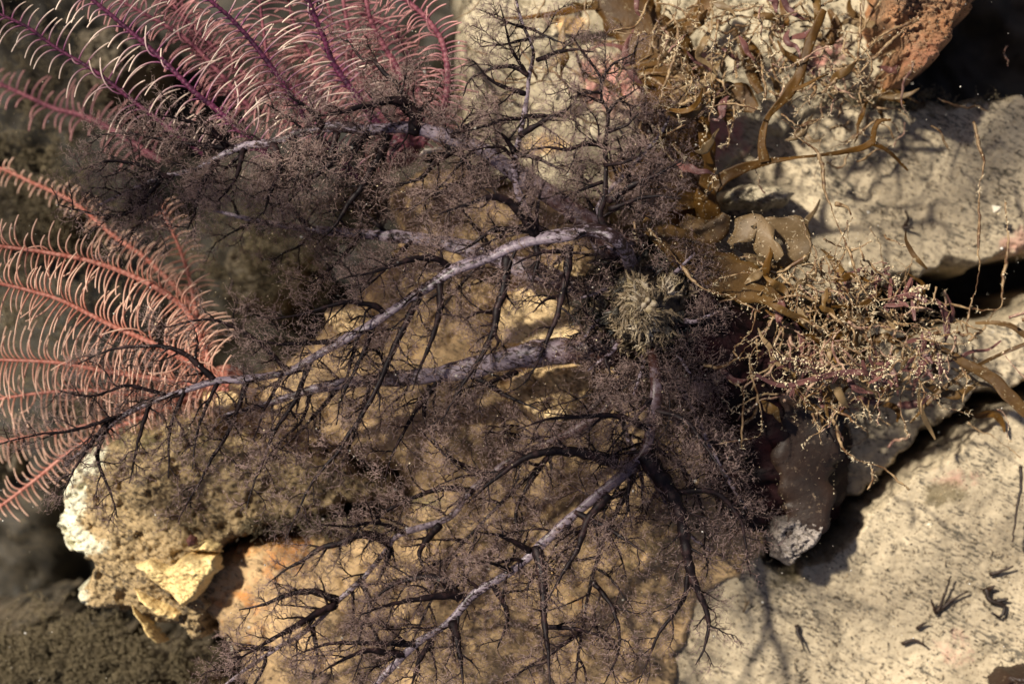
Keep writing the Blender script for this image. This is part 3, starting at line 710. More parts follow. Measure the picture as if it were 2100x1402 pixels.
# tentacles ---------------------------------------------------------------
def grow(parent, geo_b, geo_t, geo_f, line, r0, r1, dens=1.0, l2=80, side_bias=0.0):
    """secondary branches into geo_b, twigs into geo_t, fuzz into geo_f, along one dark branch"""
    T, N, B = frames(line)
    seglen = np.linalg.norm(np.diff(line, axis=0), axis=1); cum = np.concatenate([[0], np.cumsum(seglen)])
    total = cum[-1]
    s = RNG.uniform(10, 25) * S; side = 1 if RNG.uniform() < .5 else -1
    bases, dirs = [], []
    while s < total * 0.98:
        k = min(len(line) - 1, int(np.searchsorted(cum, s))); u = s / total
        ln = l2 * S * (1 - 0.55 * u) * RNG.uniform(0.45, 1.2)
        ang = math.radians(RNG.uniform(32, 78))
        lat = B[k] * side + N[k] * RNG.uniform(-0.9, 0.9); lat /= np.linalg.norm(lat)
        d = T[k] * math.cos(ang) + lat * math.sin(ang)
        m = max(4, int(ln / (9 * S))); pts = [line[k]]
        for q in range(m):
            pts.append(pts[-1] + d * ln / m)
            d = d + T[k] * 0.06 + RNG.normal(size=3) * 0.20; d /= np.linalg.norm(d)
        pts = np.array(pts)
        rb = min(r0 + (r1 - r0) * u, 5.5) * RNG.uniform(0.40, 0.62)
        tube(geo_b, pts, np.linspace(max(rb * 1.1, 1.4), 0.7, len(pts)) * S, 4)
        tt = np.gradient(pts, axis=0); tt /= np.linalg.norm(tt, axis=1)[:, None] + 1e-12
        for q in range(1, len(pts)):
            for rep in range(2 if RNG.uniform() < 0.75 * dens else 1):
                bases.append(pts[q]); dirs.append(tt[q])
        side = -side if RNG.uniform() < 0.8 else side
        s += RNG.uniform(13, 34) * S / dens
    bases.extend(line[len(line) // 5::3]); dirs.extend(T[len(line) // 5::3])
    if not bases: return
    b = np.array(bases); d = np.array(dirs)
    d = d * 0.7 + rand_perp(d) * 0.85; d[:, 2] *= 0.8
    mid, tip = spikes(geo_t, b, d, RNG.uniform(12, 34, len(b)) * S, 1.15 * S, 0.22, 0.0, 0.8)
    def pyr(b4, d4, l0, l1, r_, ta, tb):
        n4 = len(b4)
        d4 = d4 / (np.linalg.norm(d4, axis=1)[:, None] + 1e-12); uu = rand_perp(d4); ww = np.cross(d4, uu)
        tp = b4 + d4 * RNG.uniform(l0, l1, n4)[:, None] * S
        V = np.stack([b4 + uu * r_ * S, b4 - uu * r_ * S, b4 + ww * r_ * S, tp], 1).reshape(-1, 3)
        F = (np.array([[0, 2, 3], [2, 1, 3], [1, 0, 3]])[None] + (np.arange(n4) * 4)[:, None, None]).reshape(-1, 3)
        geo_f.add(V, F, None, np.tile([ta, ta, ta, tb], n4)); return tp
    # keep the gaps through which the sunlit-painted rock patches show
    def open_(q):
        k = S * (D - q[:, 2]) / D; x = q[:, 0] / k + 1050; y = 701 - q[:, 1] / k
        hole = (((x - 1140) / 95) ** 2 + ((y - 645) / 62) ** 2 < 1) | (((x - 1135) / 85) ** 2 + ((y - 805) / 60) ** 2 < 1) | (((x - 1175) / 60) ** 2 + ((y - 556) / 30) ** 2 < 1) | (((x - 1060) / 180) ** 2 + ((y - 738 + 0.1 * (x - 1060)) / 34) ** 2 < 1) | (((x - 1330) / 75) ** 2 + ((y - 625) / 70) ** 2 < 1) | (((x - 1110) / 120) ** 2 + ((y - 495 + 0.3 * (x - 1110)) / 26) ** 2 < 1) | (((x - 715) / 55) ** 2 + ((y - 660) / 38) ** 2 < 1)
        return ~(hole & (RNG.uniform(size=len(q)) < 0.9))
    for src, nrep in ((mid, 2), (tip, 3)):
        ok = open_(src); src = src[ok]; dsel = d[ok]
        bb = np.repeat(src, nrep, 0); dd = np.repeat(dsel, nrep, 0)
        dd = dd / (np.linalg.norm(dd, axis=1)[:, None] + 1e-12); dd = dd * 0.8 + rand_perp(dd)
        t3 = pyr(bb, dd, 8, 26, 0.55, 0.0, 0.6)
        q = bb + (t3 - bb) * 0.6
        for src2 in (q, t3):
            pyr(src2, dd * 0.5 + rand_perp(dd), 4, 12, 0.5, 0.5, 1.0)

def tentacle(trunk, z0, z1, w0, w1, branches, auto=0, auto_len=110, dens=1.0, label=None, dark=False, auto_from=0.15, dark_to=0.24):
    line = smooth_line(PA(trunk, z0, z1), 7 * S)
    wob = np.cumsum(RNG.normal(size=line.shape) * 0.35 * S, axis=0); line = line + wob * 0.5
    u = np.linspace(0, 1, len(line))
    g = Geo(); r = (w0 + (w1 - w0) * u ** 0.7) * 0.42 * S * (1 + 0.10 * np.sin(u * 37) + 0.05 * np.sin(u * 91))
    tube(g, line, r, 12 if w0 > 12 else 7, 0.7, t=u * 0.24 / dark_to)
    ten = g.build('tentacle', M['branch'] if dark else M['trunk'], cuc, cuc_loc)
    if label: ten['label'] = label
    gt, gf = Geo(), Geo()
    T, N, B = frames(line)
    blist = [(b, None) for b in branches]
    side = 1
    auto = int(auto * 1.35)
    for i in range(auto):
        uu = auto_from + (0.99 - auto_from) * (i + RNG.uniform(0, 0.8)) / auto
        k = int(uu * (len(line) - 1)); side = -side
        ang = math.radians(RNG.uniform(40, 80)); lat = B[k] * side * 1.0 + N[k] * RNG.uniform(-0.5, 0.8); lat /= np.linalg.norm(lat)
        d = T[k] * math.cos(ang) + lat * math.sin(ang); ln = auto_len * S * RNG.uniform(0.6, 1.7) * (1 - 0.4 * uu)
        m = max(4, int(ln / (14 * S))); pts = [line[k]]
        for q in range(m):
            pts.append(pts[-1] + d * ln / m); d = d + T[k] * 0.05 + np.array([-0.05, -0.05, 0]) + RNG.normal(size=3) * 0.13; d /= np.linalg.norm(d)
        blist.append((np.array(pts), 'auto'))
    for pts, kind in blist:
        if kind is None:
            # start height from nearest trunk point
            p0 = P(pts[0][0], pts[0][1], (z0 + z1) / 2)
            kk = int(np.argmin(np.linalg.norm(line[:, :2] - p0[:2], axis=1)))
            zt = line[kk][2] * 1e3; dz = RNG.uniform(-3, 11)
            bl = smooth_line(PA([p[:2] for p in pts], zt, zt + dz + 2), 7 * S)
            rb = pts[0][2] if len(pts[0]) > 2 else 4.6
        else:
            bl = smooth_line(pts, 7 * S); rb = RNG.uniform(1.7, 4.0)
        jj = np.cumsum(RNG.normal(size=bl.shape) * 0.55 * S, axis=0); jj -= np.linspace(0, 1, len(bl))[:, None] * jj[-1]
        bl = bl + jj
        rad = np.linspace(rb * (1.0 + 0.04 * rb), 1.2, len(bl)) * S * (1 + 0.12 * np.sin(np.arange(len(bl)) * 1.3 + RNG.uniform(0, 6)))
        gb = Geo(); tube(gb, bl, rad, 6)
        grow(ten, gb, gt, gf, bl, rb, 1.0, dens, l2=70 if kind else 88)
        gb.build('branch', M['branch'], ten, cuc_loc)
    # fuzz directly on the outer part of the trunk
    if dark or w1 < 6: grow(ten, gt, gt, gf, line[len(line) // 2:], 3, 1, dens * 0.7, l2=50)
    if gt.n: stuff(gt.build('twigs', M['twig'], ten, cuc_loc))
    if gf.n: stuff(gf.build('fine_twigs', M['fuzz'], ten, cuc_loc))
    return ten

# long lavender tentacle to the left
tentacle([(1300, 560, 2), (1275, 500), (1223, 470), (1167, 478), (1100, 488), (1050, 503), (1000, 527), (933, 550), (887, 580), (833, 613), (783, 647), (733, 677), (690, 700), (633, 733), (583, 760), (500, 775), (440, 778), (383, 794), (333, 810), (283, 830), (233, 860), (190, 900), (130, 950)],
    19, 12, 48, 13,
    [[(1097, 483, 9), (1077, 450), (1050, 420), (1013, 407), (960, 420), (900, 440)],
     [(1097, 486, 6), (1103, 520), (1105, 535), (1087, 587), (1068, 602)],
     [(1097, 472, 7), (1033, 470), (1000, 480), (967, 503), (933, 517)], [(1100, 475, 5), (1101, 440), (1107, 400), (1120, 370)],
     [(1167, 503, 7.5), (1163, 550), (1150, 607), (1140, 650), (1127, 680), (1110, 720), (1093, 757), (1073, 787)],
     [(1150, 607, 4), (1117, 617), (1093, 640)], [(1165, 517, 5), (1127, 517), (1083, 530), (1050, 545)],
     [(1040, 525, 8), (1033, 583), (1020, 633), (1010, 677), (987, 727), (960, 773), (927, 827), (905, 867)],
     [(1010, 677, 4), (1020, 700), (1010, 730)], [(1014, 640, 4), (980, 640), (950, 660)],
     [(900, 575, 6.5), (903, 627), (890, 673), (873, 723), (860, 753), (845, 800)],
     [(860, 608, 6), (833, 657), (813, 700), (787, 760), (760, 820), (720, 890), (690, 935), (640, 990), (605, 1060), (585, 1105)],
     [(917, 545, 6), (897, 533), (860, 530), (827, 537), (767, 557), (700, 572)],
     [(787, 643, 5.5), (773, 630), (743, 622), (700, 622), (640, 640), (560, 655)],
     [(767, 663, 5), (753, 707), (727, 760), (700, 820), (690, 870)], [(737, 680, 5), (713, 767), (700, 800)],
     [(693, 700, 5), (600, 703), (550, 703), (500, 690)], [(590, 757, 5), (520, 690), (450, 657), (400, 657), (333, 673)],
     [(440, 778, 5.5), (383, 727), (333, 710), (267, 710), (217, 720), (160, 747)],
     [(640, 735, 5), (600, 830), (560, 900), (520, 1000), (505, 1040)], [(583, 760, 4), (540, 840), (520, 900)],
     [(510, 775, 5), (470, 880), (430, 940), (395, 1010), (365, 1070)], [(450, 780, 4), (410, 880), (395, 960)],
     [(380, 795, 4.5), (352, 880), (345, 980)], [(310, 820, 4.5), (285, 900), (265, 990)], [(233, 860, 5), (200, 930), (225, 1000), (240, 1060)],
     [(225, 862, 4.5), (160, 950), (130, 1010)], [(340, 808, 4), (260, 790), (190, 810), (120, 800)], [(250, 850, 4), (150, 880), (60, 895), (0, 910)]],
    auto=10, auto_len=80, dens=0.72, label='long lavender tentacle reaching to the far left', dark_to=0.08)
# thick speckled tentacle below it
tentacle([(1275, 700), (1235, 722), (1190, 722), (1133, 722), (1067, 732), (1000, 748), (933, 762), (883, 770), (767, 779), (700, 786), (620, 803), (540, 830), (460, 850)], 3, 2, 90, 9,
    [[(1060, 763, 5), (1017, 780), (983, 790), (940, 800)], [(980, 775, 6), (1020, 800), (1060, 820), (1113, 843)], [(900, 780, 5), (860, 830), (830, 880), (800, 940), (790, 985)],
     [(880, 790, 4.5), (870, 850), (900, 920), (940, 960)], [(760, 785, 5), (735, 870), (700, 960)], [(700, 790, 5), (650, 850), (600, 900), (560, 930)], [(800, 770, 4), (770, 720), (700, 740)],
     [(640, 800, 4), (620, 860), (560, 920), (540, 960)]], auto=8, auto_len=100, dens=0.7, label='thick dark speckled tentacle base', auto_from=0.4)
# behind: speckled membrane tentacle going up-left
tentacle([(1262, 600), (1210, 600), (1150, 578), (1080, 552), (1020, 530), (940, 505), (850, 490), (740, 480), (640, 470), (540, 455), (440, 430)], 0, -4, 74, 9,
    [[(1000, 520, 5), (940, 590), (900, 640)], [(850, 490, 5), (800, 540), (740, 600)], [(740, 480, 5), (690, 540), (640, 580)], [(640, 470, 5), (590, 420), (540, 390)], [(800, 485, 5), (740, 430), (690, 400)]],
    auto=9, auto_len=120, dens=0.8, label='pale speckled tentacle behind the lavender one', auto_from=0.25)
# upper-left lavender tentacle
tentacle([(1290, 520), (1245, 490), (1190, 445), (1140, 408), (1080, 368), (1030, 335), (985, 305), (920, 282), (840, 262), (760, 268), (700, 262), (640, 268), (567, 293), (500, 303), (443, 330), (400, 350), (333, 366), (270, 392), (200, 425)], 6, 8, 66, 7,
    [[(660, 262, 7), (640, 230), (593, 197)], [(467, 300, 6), (427, 263), (383, 247), (330, 238)], [(480, 305, 5), (313, 283), (290, 277), (247, 273), (180, 280)], [(350, 365, 5), (290, 340), (230, 330), (160, 350)],
     [(847, 275, 10), (850, 240), (833, 213), (800, 207), (750, 217), (700, 230), (640, 240)], [(850, 240, 7), (820, 180), (790, 150), (763, 123), (740, 120), (710, 80)], [(850, 250, 6), (870, 215), (890, 205)],
     [(793, 275, 9), (780, 323), (760, 353), (743, 383), (717, 417), (683, 467), (650, 500)], [(750, 280, 8), (700, 317), (660, 350), (620, 385), (587, 420)],
     [(690, 272, 6), (670, 333), (620, 380), (560, 420)], [(560, 295, 7), (575, 340), (550, 400), (540, 440)], [(600, 290, 6), (620, 330), (600, 390)],
     [(445, 330, 6), (415, 380), (400, 440), (385, 470)], [(500, 305, 5), (480, 370), (440, 420)], [(333, 366, 5), (280, 420), (230, 440), (120, 420)], [(300, 380, 5), (290, 450), (240, 500)],
     [(920, 285, 7), (960, 260), (990, 240), (1010, 228)], [(950, 300, 7), (900, 330), (860, 370), (800, 380)], [(1000, 330, 7), (940, 380), (880, 400), (830, 440)], [(930, 290, 6), (960, 340), (985, 380), (1010, 400)]],
    auto=18, auto_len=110, dens=1.0, dark_to=0.3, label='upper lavender tentacle thick with twigs')
# upright dark tentacle with wide crown
tentacle([(1130, 500), (1095, 460), (1066, 400), (1056, 350), (1060, 310), (1070, 267), (1083, 200), (1088, 153), (1097, 117), (1093, 90), (1073, 43), (1060, -10)], 10, 18, 26, 6,
    [[(1083, 153, 4), (1060, 117), (1047, 93), (1037, 50), (1025, 10)], [(1100, 123, 5), (1143, 107), (1180, 103), (1217, 107)], [(1083, 155, 5), (1053, 137), (1020, 140), (990, 150), (963, 167), (950, 197)],
     [(1077, 193, 5), (1033, 177), (1003, 160), (983, 137), (967, 123)], [(1085, 80, 3), (1027, 93), (983, 97)], [(1090, 60, 3.5), (1033, 43), (983, 20)], [(1090, 60, 3), (1133, 80), (1173, 97)],
     [(1067, 277, 6), (1110, 250), (1153, 227), (1180, 210)], [(1070, 240, 5), (1117, 237), (1167, 240), (1193, 260)], [(1070, 245, 4), (1033, 247), (983, 262), (920, 275)], [(1055, 312, 6), (1035, 280), (1020, 270)],
     [(1060, 317, 5), (1100, 323), (1133, 337), (1160, 350)], [(1058, 330, 4), (1020, 300), (960, 310)]], auto=0, dens=0.62, dark=False, label='upright tentacle with bare dark stem near the top')
tentacle([(1250, 480), (1230, 443), (1240, 400), (1242, 333), (1240, 300), (1247, 233), (1233, 200), (1230, 160), (1210, 127), (1187, 97), (1170, 70)], 17, 20, 17, 5,
    [[(1247, 233, 4), (1267, 207), (1293, 193), (1310, 180)], [(1233, 190, 3.5), (1193, 193), (1167, 203)], [(1237, 210, 3.5), (1207, 200), (1173, 183), (1160, 170)], [(1240, 300, 5), (1207, 297), (1167, 307), (1117, 303), (1070, 310)],
     [(1247, 413, 7), (1297, 380), (1350, 357), (1397, 330)], [(1250, 430, 5), (1320, 403), (1397, 407)], [(1236, 373, 4), (1200, 387), (1167, 400), (1150, 413)], [(1247, 270, 4), (1283, 257), (1310, 233)], [(1293, 377, 4), (1273, 307), (1265, 280)],
     [(1235, 160, 3), (1260, 130), (1300, 110)], [(1240, 340, 4), (1290, 330), (1340, 300)]], auto=2, auto_len=60, dens=0.75, dark=True, label='slender upright dark tentacle right of the bare stem')
# lower tentacles
tentacle([(1322, 640, 0), (1332, 700, 6), (1345, 790), (1336, 860), (1322, 925), (1280, 970), (1230, 1010), (1170, 1060), (1110, 1115), (1048, 1169), (971, 1216), (916, 1277), (855, 1316), (790, 1380), (740, 1440)], 12, 14, 34, 16,
    [[(1320, 930, 13), (1365, 995), (1392, 1045), (1403, 1092), (1415, 1165), (1427, 1208), (1450, 1266), (1446, 1324), (1427, 1362)], [(1412, 1170, 5), (1400, 1230), (1350, 1300), (1310, 1400)], [(1380, 1010, 6), (1458, 1007), (1516, 1061), (1531, 1123), (1539, 1181)],
     [(1265, 948, 10), (1202, 930), (1144, 926), (1079, 941), (1009, 988), (960, 1030)], [(1249, 1015, 8), (1203, 1065), (1183, 1123), (1150, 1180), (1125, 1227)],
     [(947, 1227, 8), (916, 1192), (874, 1181), (835, 1189), (797, 1204), (758, 1235)], [(947, 1220, 7), (893, 1223), (804, 1235), (740, 1260)], [(928, 1277, 8), (940, 1324), (951, 1410)], [(885, 1312, 6), (858, 1359), (843, 1405)],
     [(850, 1320, 6), (777, 1316), (700, 1316), (640, 1330), (600, 1345)], [(828, 1343, 6), (758, 1331), (700, 1355), (640, 1390)], [(1085, 1130, 6), (1030, 1100), (980, 1090)], [(1100, 1120, 9), (1115, 1200), (1120, 1285), (1125, 1340), (1128, 1410)],
     [(1050, 1170, 5), (1020, 1155), (985, 1150)], [(1120, 1285, 5), (1180, 1290), (1260, 1310)], [(1010, 1195, 6), (1040, 1260), (1020, 1330)], [(1180, 1050, 6), (1260, 1090), (1320, 1130)], [(1330, 880, 6), (1270, 855), (1200, 855), (1120, 860), (1060, 880)],
     [(1340, 840, 6), (1400, 860), (1450, 920), (1490, 980)]],
    auto=13, auto_len=120, dens=0.66, label='lower lavender tentacle running to the bottom edge', dark_to=0.55)
tentacle([(1310, 650, -2), (1300, 730, 1), (1250, 830), (1200, 870), (1130, 905), (1060, 935), (1010, 970), (960, 1010), (915, 1062), (816, 1095), (790, 1125), (740, 1185), (690, 1232), (630, 1290), (560, 1330), (480, 1385), (440, 1420)], 0, 4, 30, 8,
    [[(797, 1111, 8), (770, 1100), (739, 1096), (700, 1113), (660, 1125), (620, 1150), (590, 1165), (550, 1195)], [(828, 1090, 5), (777, 1073), (720, 1080), (660, 1075)], [(970, 1007, 6), (912, 999), (855, 1015), (797, 1045), (731, 1088)],
     [(692, 1230, 7), (640, 1212), (590, 1220), (540, 1240), (490, 1250)], [(690, 1238, 7), (640, 1262), (590, 1290), (530, 1325), (480, 1355)], [(740, 1185, 6), (760, 1240), (740, 1290), (730, 1330)], [(800, 1120, 6), (790, 1160), (770, 1200)],
     [(900, 1075, 7), (860, 1130), (880, 1180)], [(1000, 975, 5), (940, 950), (900, 920), (860, 880)], [(1120, 905, 4), (1060, 890), (990, 885)], [(640, 1285, 5), (650, 1340), (640, 1400)], [(560, 1330, 5), (500, 1330), (470, 1345)]],
    auto=14, auto_len=105, dens=0.7, label='lower speckled tentacle reaching to the bottom left', dark_to=0.6)
tentacle([(1330, 660, -2), (1345, 760, 4), (1330, 880), (1290, 1000), (1240, 1100), (1210, 1200), (1190, 1300), (1175, 1420)], 6, 4, 18, 6,
    [[(1290, 1000, 5), (1230, 1040), (1180, 1110), (1120, 1160)], [(1215, 1190, 5), (1260, 1250), (1270, 1330), (1240, 1400)], [(1195, 1290, 4), (1130, 1340), (1060, 1380), (1010, 1420)], [(1320, 900, 5), (1400, 960), (1440, 1050), (1445, 1130)]],
    auto=12, auto_len=130, dens=0.65, dark=True, label='thin dark tentacle dropping straight to the bottom edge')
tentacle([(1320, 650, -6), (1290, 760, -2), (1200, 850), (1120, 940), (1000, 1060), (930, 1140), (880, 1240), (840, 1330)], -2, 0, 18, 5,
    [[(1120, 940, 5), (1060, 1040), (1060, 1120), (1030, 1180)], [(930, 1140, 4), (850, 1180), (800, 1250)]],
    auto=11, auto_len=120, dens=0.6, dark=True, label='thin dark tentacle running behind the lower lavender one')
# short fuzzy tentacles hugging the body
tentacle([(1335, 650, -2), (1360, 740, 3), (1400, 800), (1440, 880), (1480, 960), (1530, 1040)], 6, 0, 26, 8, [], auto=11, auto_len=75, dens=1.0, label='short bushy tentacle folded over the body')
tentacle([(1318, 650, -6), (1300, 730, -3), (1270, 800), (1290, 900), (1350, 1000), (1400, 1080), (1460, 1130)], 0, -4, 26, 8, [], auto=9, auto_len=80, dens=0.9, label='short bushy tentacle below the mouth')
tentacle([(1280, 560), (1220, 500), (1230, 420), (1290, 350), (1350, 280), (1380, 220)], 2, -2, 22, 6, [], auto=14, auto_len=90, dens=1.2, label='short bushy tentacle above the mouth')

for i, (x, y, dx, dy) in enumerate(((1250, 590, -60, 20), (1225, 660, -40, 50), (1255, 720, -50, 40), (1320, 750, -20, 60), (1395, 735, 40, 60), (1420, 660, 50, -20), (1385, 560, 40, -40), (1290, 540, -50, -40))):
    tentacle([(1322 * .35 + x * .65, 640 * .35 + y * .65, 6), (x, y, 8), (x + dx * .5, y + dy * .5, 10), (x + dx, y + dy, 8)], 8, 8, 16, 5, [], auto=4, auto_len=44, dens=1.2, label='short contracted tentacle curled round the mouth')

# ------------------------------------------------------------------ seaweeds
def ribbon(geo, pts, width, z0, z1, th=1.2, curl=0.15, ruffle=0.5, notch=0.0):
    """a thick blade following a line; width is a list of px widths"""
    line = smooth_line(pts if isinstance(pts, np.ndarray) else PA(pts, z0, z1), 7 * S)
    n = len(line); T = np.gradient(line, axis=0); T /= np.linalg.norm(T, axis=1)[:, None]
    side = np.cross(T, [0, 0, 1.0]); side /= np.linalg.norm(side, axis=1)[:, None]
    w = np.interp(np.linspace(0, 1, n), np.linspace(0, 1, len(width)), width) * S / 2
    m = 7; ph = RNG.uniform(0, 6); cols = []
    for top in (1, -1):
        for j in range(m):
            v = -1 + 2 * j / (m - 1)
            s_ = np.arange(n)
            wj = w * (1 + notch * np.sin(s_ * 0.9 + ph * v) * abs(v)) * (1 + 0.06 * np.sin(s_ * 0.37 + ph))
            zz = w * curl * v * v * 1.2 * np.sin(s_ * 0.11 + ph) + ruffle * S * 10 * v * np.sin(s_ * 0.23 + ph * 1.7) * 0.5 + 0.6 * S * np.sin(s_ * 0.8 + j)
            tt = th * S * 0.5 * (1 - 0.8 * abs(v) ** 4) * top
            cols.append(line + side * (wj * v)[:, None] + np.array([0, 0, 1.0])[None] * (zz + tt)[:, None])
    V = np.stack(cols, 1)                       # n, 2m, 3
    idx = np.arange(n * 2 * m).reshape(n, 2 * m)
    F = []
    ring = list(range(m)) + list(range(2 * m - 1, m - 1, -1))
    for a in range(2 * m):
        b = (a + 1) % (2 * m)
        F.append(np.stack([idx[:-1, ring[a]], idx[:-1, ring[b]], idx[1:, ring[b]], idx[1:, ring[a]]], -1))
    geo.add(V.reshape(-1, 3), None, np.concatenate(F), np.repeat(np.linspace(0, 1, n), 2 * m))
    return line, side, w

def crust_on(geo, line, r, n, size=(0.8, 2.6), spread=1.0):
    k = RNG.integers(0, len(line), n)
    c = line[k] + RNG.normal(size=(n, 3)) * (r * S * spread)
    blobs(geo, c, RNG.uniform(*size, n) * S, 0.6)

def blade_alga(label, blades, mat, z, crust=60, cat='seaweed', name='brown_alga', part='blade', ruffle=0.5, notch=0.08):
    p0 = blades[0][0][0]; loc = P(p0[0], p0[1], z)
    t = thing(name, label, cat, loc)
    gc = Geo()
    for pts, width, z0, z1 in blades:
        g = Geo(); line, side, w = ribbon(g, pts, width, z0, z1, notch=notch, ruffle=ruffle)
        g.build(part, mat, t, loc)
        k = RNG.integers(0, len(line), int(crust * len(line) / 30) + 1)
        v = np.where(RNG.uniform(size=len(k)) < 0.5, RNG.choice([-1, 1], len(k)), RNG.uniform(-1, 1, len(k)))
        c = line[k] + side[k] * (w[k] * v)[:, None] + np.array([0, 0, 0.8 * S])
        blobs(gc, c, (0.35 + 1.3 * RNG.uniform(0, 1, len(k)) ** 3) * S, 0.7)
    if gc.n: stuff(gc.build('silt_crust', M['crust'], t, loc, smooth=False))
    return t

blade_alga('broad golden brown weed hanging from the top edge beside the tentacles', [
    ([(1235, -30), (1280, 20), (1330, 80), (1362, 160), (1368, 250), (1385, 340), (1400, 430)], [80, 110, 130, 120, 110, 120, 80], -12, -4),
    ([(1250, 10), (1200, 14), (1150, 26), (1080, 36), (1030, 38)], [22, 18, 12, 9, 6], -12, -10),
    ([(1370, 200), (1420, 190), (1480, 200), (1540, 210)], [40, 60, 70, 30], -12, -8),
    ([(1390, 300), (1350, 340), (1330, 390), (1300, 430)], [60, 70, 90, 60], -12, -8),
    ([(1330, 80), (1400, 60), (1440, 20), (1460, -30)], [50, 46, 40, 34], -14, -12),
    ([(1500, 60), (1545, 110), (1560, 170)], [14, 34, 14], -12, -8),
    ([(1330, 30), (1400, 110), (1440, 180), (1500, 250)], [40, 60, 50, 20], -11, -9),
    ([(1260, 330), (1300, 390), (1380, 430), (1450, 440)], [40, 70, 90, 50], -12, -8),
    ([(1395, 130), (1410, 220), (1440, 300), (1440, 380)], [50, 70, 60, 40], -10, -6),
    ([(1480, 200), (1520, 205), (1550, 225)], [50, 70, 20], -9, -7),
    ([(1520, 90), (1540, 150), (1560, 190)], [14, 24, 16], -7, -5),
    ([(1700, 20), (1715, 60), (1690, 90), (1730, 70)], [8, 26, 20, 6], -7, -5)], M['brown'], -12, 70)
blade_alga('forked thin brown weed reaching over the upper silt slab', [
    ([(1455, 460), (1448, 400), (1455, 340), (1443, 290), (1438, 240)], [60, 44, 26, 22, 10], -2, 4),
    ([(1462, 385), (1500, 355), (1560, 335), (1620, 325), (1700, 316), (1760, 305), (1790, 292)], [26, 26, 14, 7, 6, 10, 16], 0, 4),
    ([(1568, 332), (1562, 290), (1575, 240), (1610, 200), (1640, 150), (1660, 90), (1690, 20)], [20, 14, 12, 24, 18, 20, 16], 2, 4),
    ([(1790, 294), (1793, 265), (1805, 248), (1828, 246)], [12, 11, 8, 4], 4, 6), ([(1788, 293), (1815, 305), (1838, 325), (1862, 350)], [14, 9, 7, 3], 4, 0),
    ([(1625, 185), (1650, 175), (1680, 160), (1700, 152)], [10, 8, 5, 2], 4, 4)], M['brown'], -2, 26)
blade_alga('long leathery olive brown blade lying against the sea cucumber, right of the mouth', [
    ([(1318, 455), (1360, 480), (1410, 515), (1470, 555), (1540, 585), (1600, 612)], [30, 62, 84, 88, 76, 34], 8, 4),
    ([(1400, 450), (1440, 480), (1470, 470), (1490, 440)], [30, 60, 50, 20], 2, 4)], M['olive'], 4, 170)
blade_alga('crinkled silt dusted blade standing above the weed tuft', [
    ([(1495, 500), (1530, 470), (1555, 452), (1570, 500), (1600, 530)], [10, 50, 30, 50, 20], 6, 8),
    ([(1560, 455), (1600, 465), (1640, 490), (1625, 520), (1600, 560)], [10, 50, 60, 60, 20], 4, 2),
    ([(1500, 505), (1540, 515), (1570, 560), (1600, 600)], [8, 40, 40, 30], 3, 2)], M['crinkle'], 2, 420, ruffle=2.2, notch=0.25)
blade_alga('dark brown torn blade hanging below the weed tuft beside the body', [
    ([(1640, 800), (1665, 880), (1650, 960), (1660, 1040), (1640, 1110)], [80, 130, 130, 100, 70], -2, -4),
    ], M['darkbrown'], -6, 110, ruffle=1.2, notch=0.12)
blade_alga('flat brown ribbon weed curving out of the right edge', [
    ([(1900, 700), (1950, 726), (1985, 748), (2035, 775), (2070, 812), (2130, 870)], [10, 14, 22, 26, 26, 22], 2, 4),
    ([(2000, 662), (2045, 662), (2080, 672), (2140, 715)], [5, 11, 12, 12], 0, 2),
    ([(2140, 690), (2050, 727), (1983, 762), (1917, 812), (1867, 867)], [6, 8, 9, 8, 5], 4, 0)], M['olive'], 0, 16)

def frond(label, stems, mat, z, name='red_alga', cat='red seaweed', n_side=5):
    p0 = stems[0][0][0]; loc = P(p0[0], p0[1], z); t = thing(name, label, cat, loc)
    gc = Geo()
    for pts, w in stems:
        g = Geo(); line, side, ww = ribbon(g, pts, [w, w * 1.1, w, w * 0.7], z, z + 3)
        for i in range(n_side):
            k = int(len(line) * (0.15 + 0.8 * i / n_side)); sg = -1 if i % 2 else 1
            q = line[k]; px, py = q[0] / S + 1050, 701 - q[1] / S
            dx, dy = side[k][0] * sg, -side[k][1] * sg; T = line[min(k + 1, len(line) - 1)] - line[k - 1]; T = T / (np.linalg.norm(T) + 1e-9)
            dx += T[0] * 0.8; dy -= T[1] * 0.8
            l = w * RNG.uniform(1.2, 2.6)
            ribbon(g, [(px, py), (px + dx * l * .5, py + dy * l * .5), (px + dx * l, py + dy * l * 1.1)], [w * .4, w * .7, w * 0.35], z + 1, z + 3, notch=0.1)
        g.build('frond', mat, t, loc)
        crust_on(gc, line, w * 0.5, 140)
    stuff(gc.build('silt_crust', M['crust'], t, loc, smooth=False))
    return t
frond('pink red branched weed at the right of the tuft over the black gap', [([(1785, 620), (1795, 580), (1812, 555), (1825, 548)], 9), ([(1815, 635), (1835, 615), (1870, 605), (1900, 618)], 13), ([(1840, 612), (1870, 595), (1900, 590)], 7), ([(1836, 600), (1838, 580), (1836, 570)], 6)], M['red'], 4)
frond('purplish branched weed with a pale tip at the lower front of the tuft', [([(1830, 790), (1780, 765), (1720, 765), (1660, 780), (1600, 790), (1550, 768)], 11), ([(1800, 795), (1810, 760), (1830, 735)], 9), ([(1640, 765), (1610, 740), (1590, 725)], 8), ([(1700, 760), (1650, 740), (1610, 735)], 7)], M['red'], 9)
frond('red brown wrinkled weed in the middle right of the tuft', [([(1900, 680), (1890, 710), (1895, 740), (1880, 770)], 15), ([(1900, 680), (1925, 720), (1930, 780)], 11)], M['red'], 3)
frond('faint pink weed sprig on the pale rock near the top right', [([(1700, 140), (1710, 110), (1705, 80)], 6), ([(1700, 130), (1730, 105), (1755, 85)], 6), ([(1705, 120), (1690, 105), (1685, 80)], 5)], M['red'], -16)

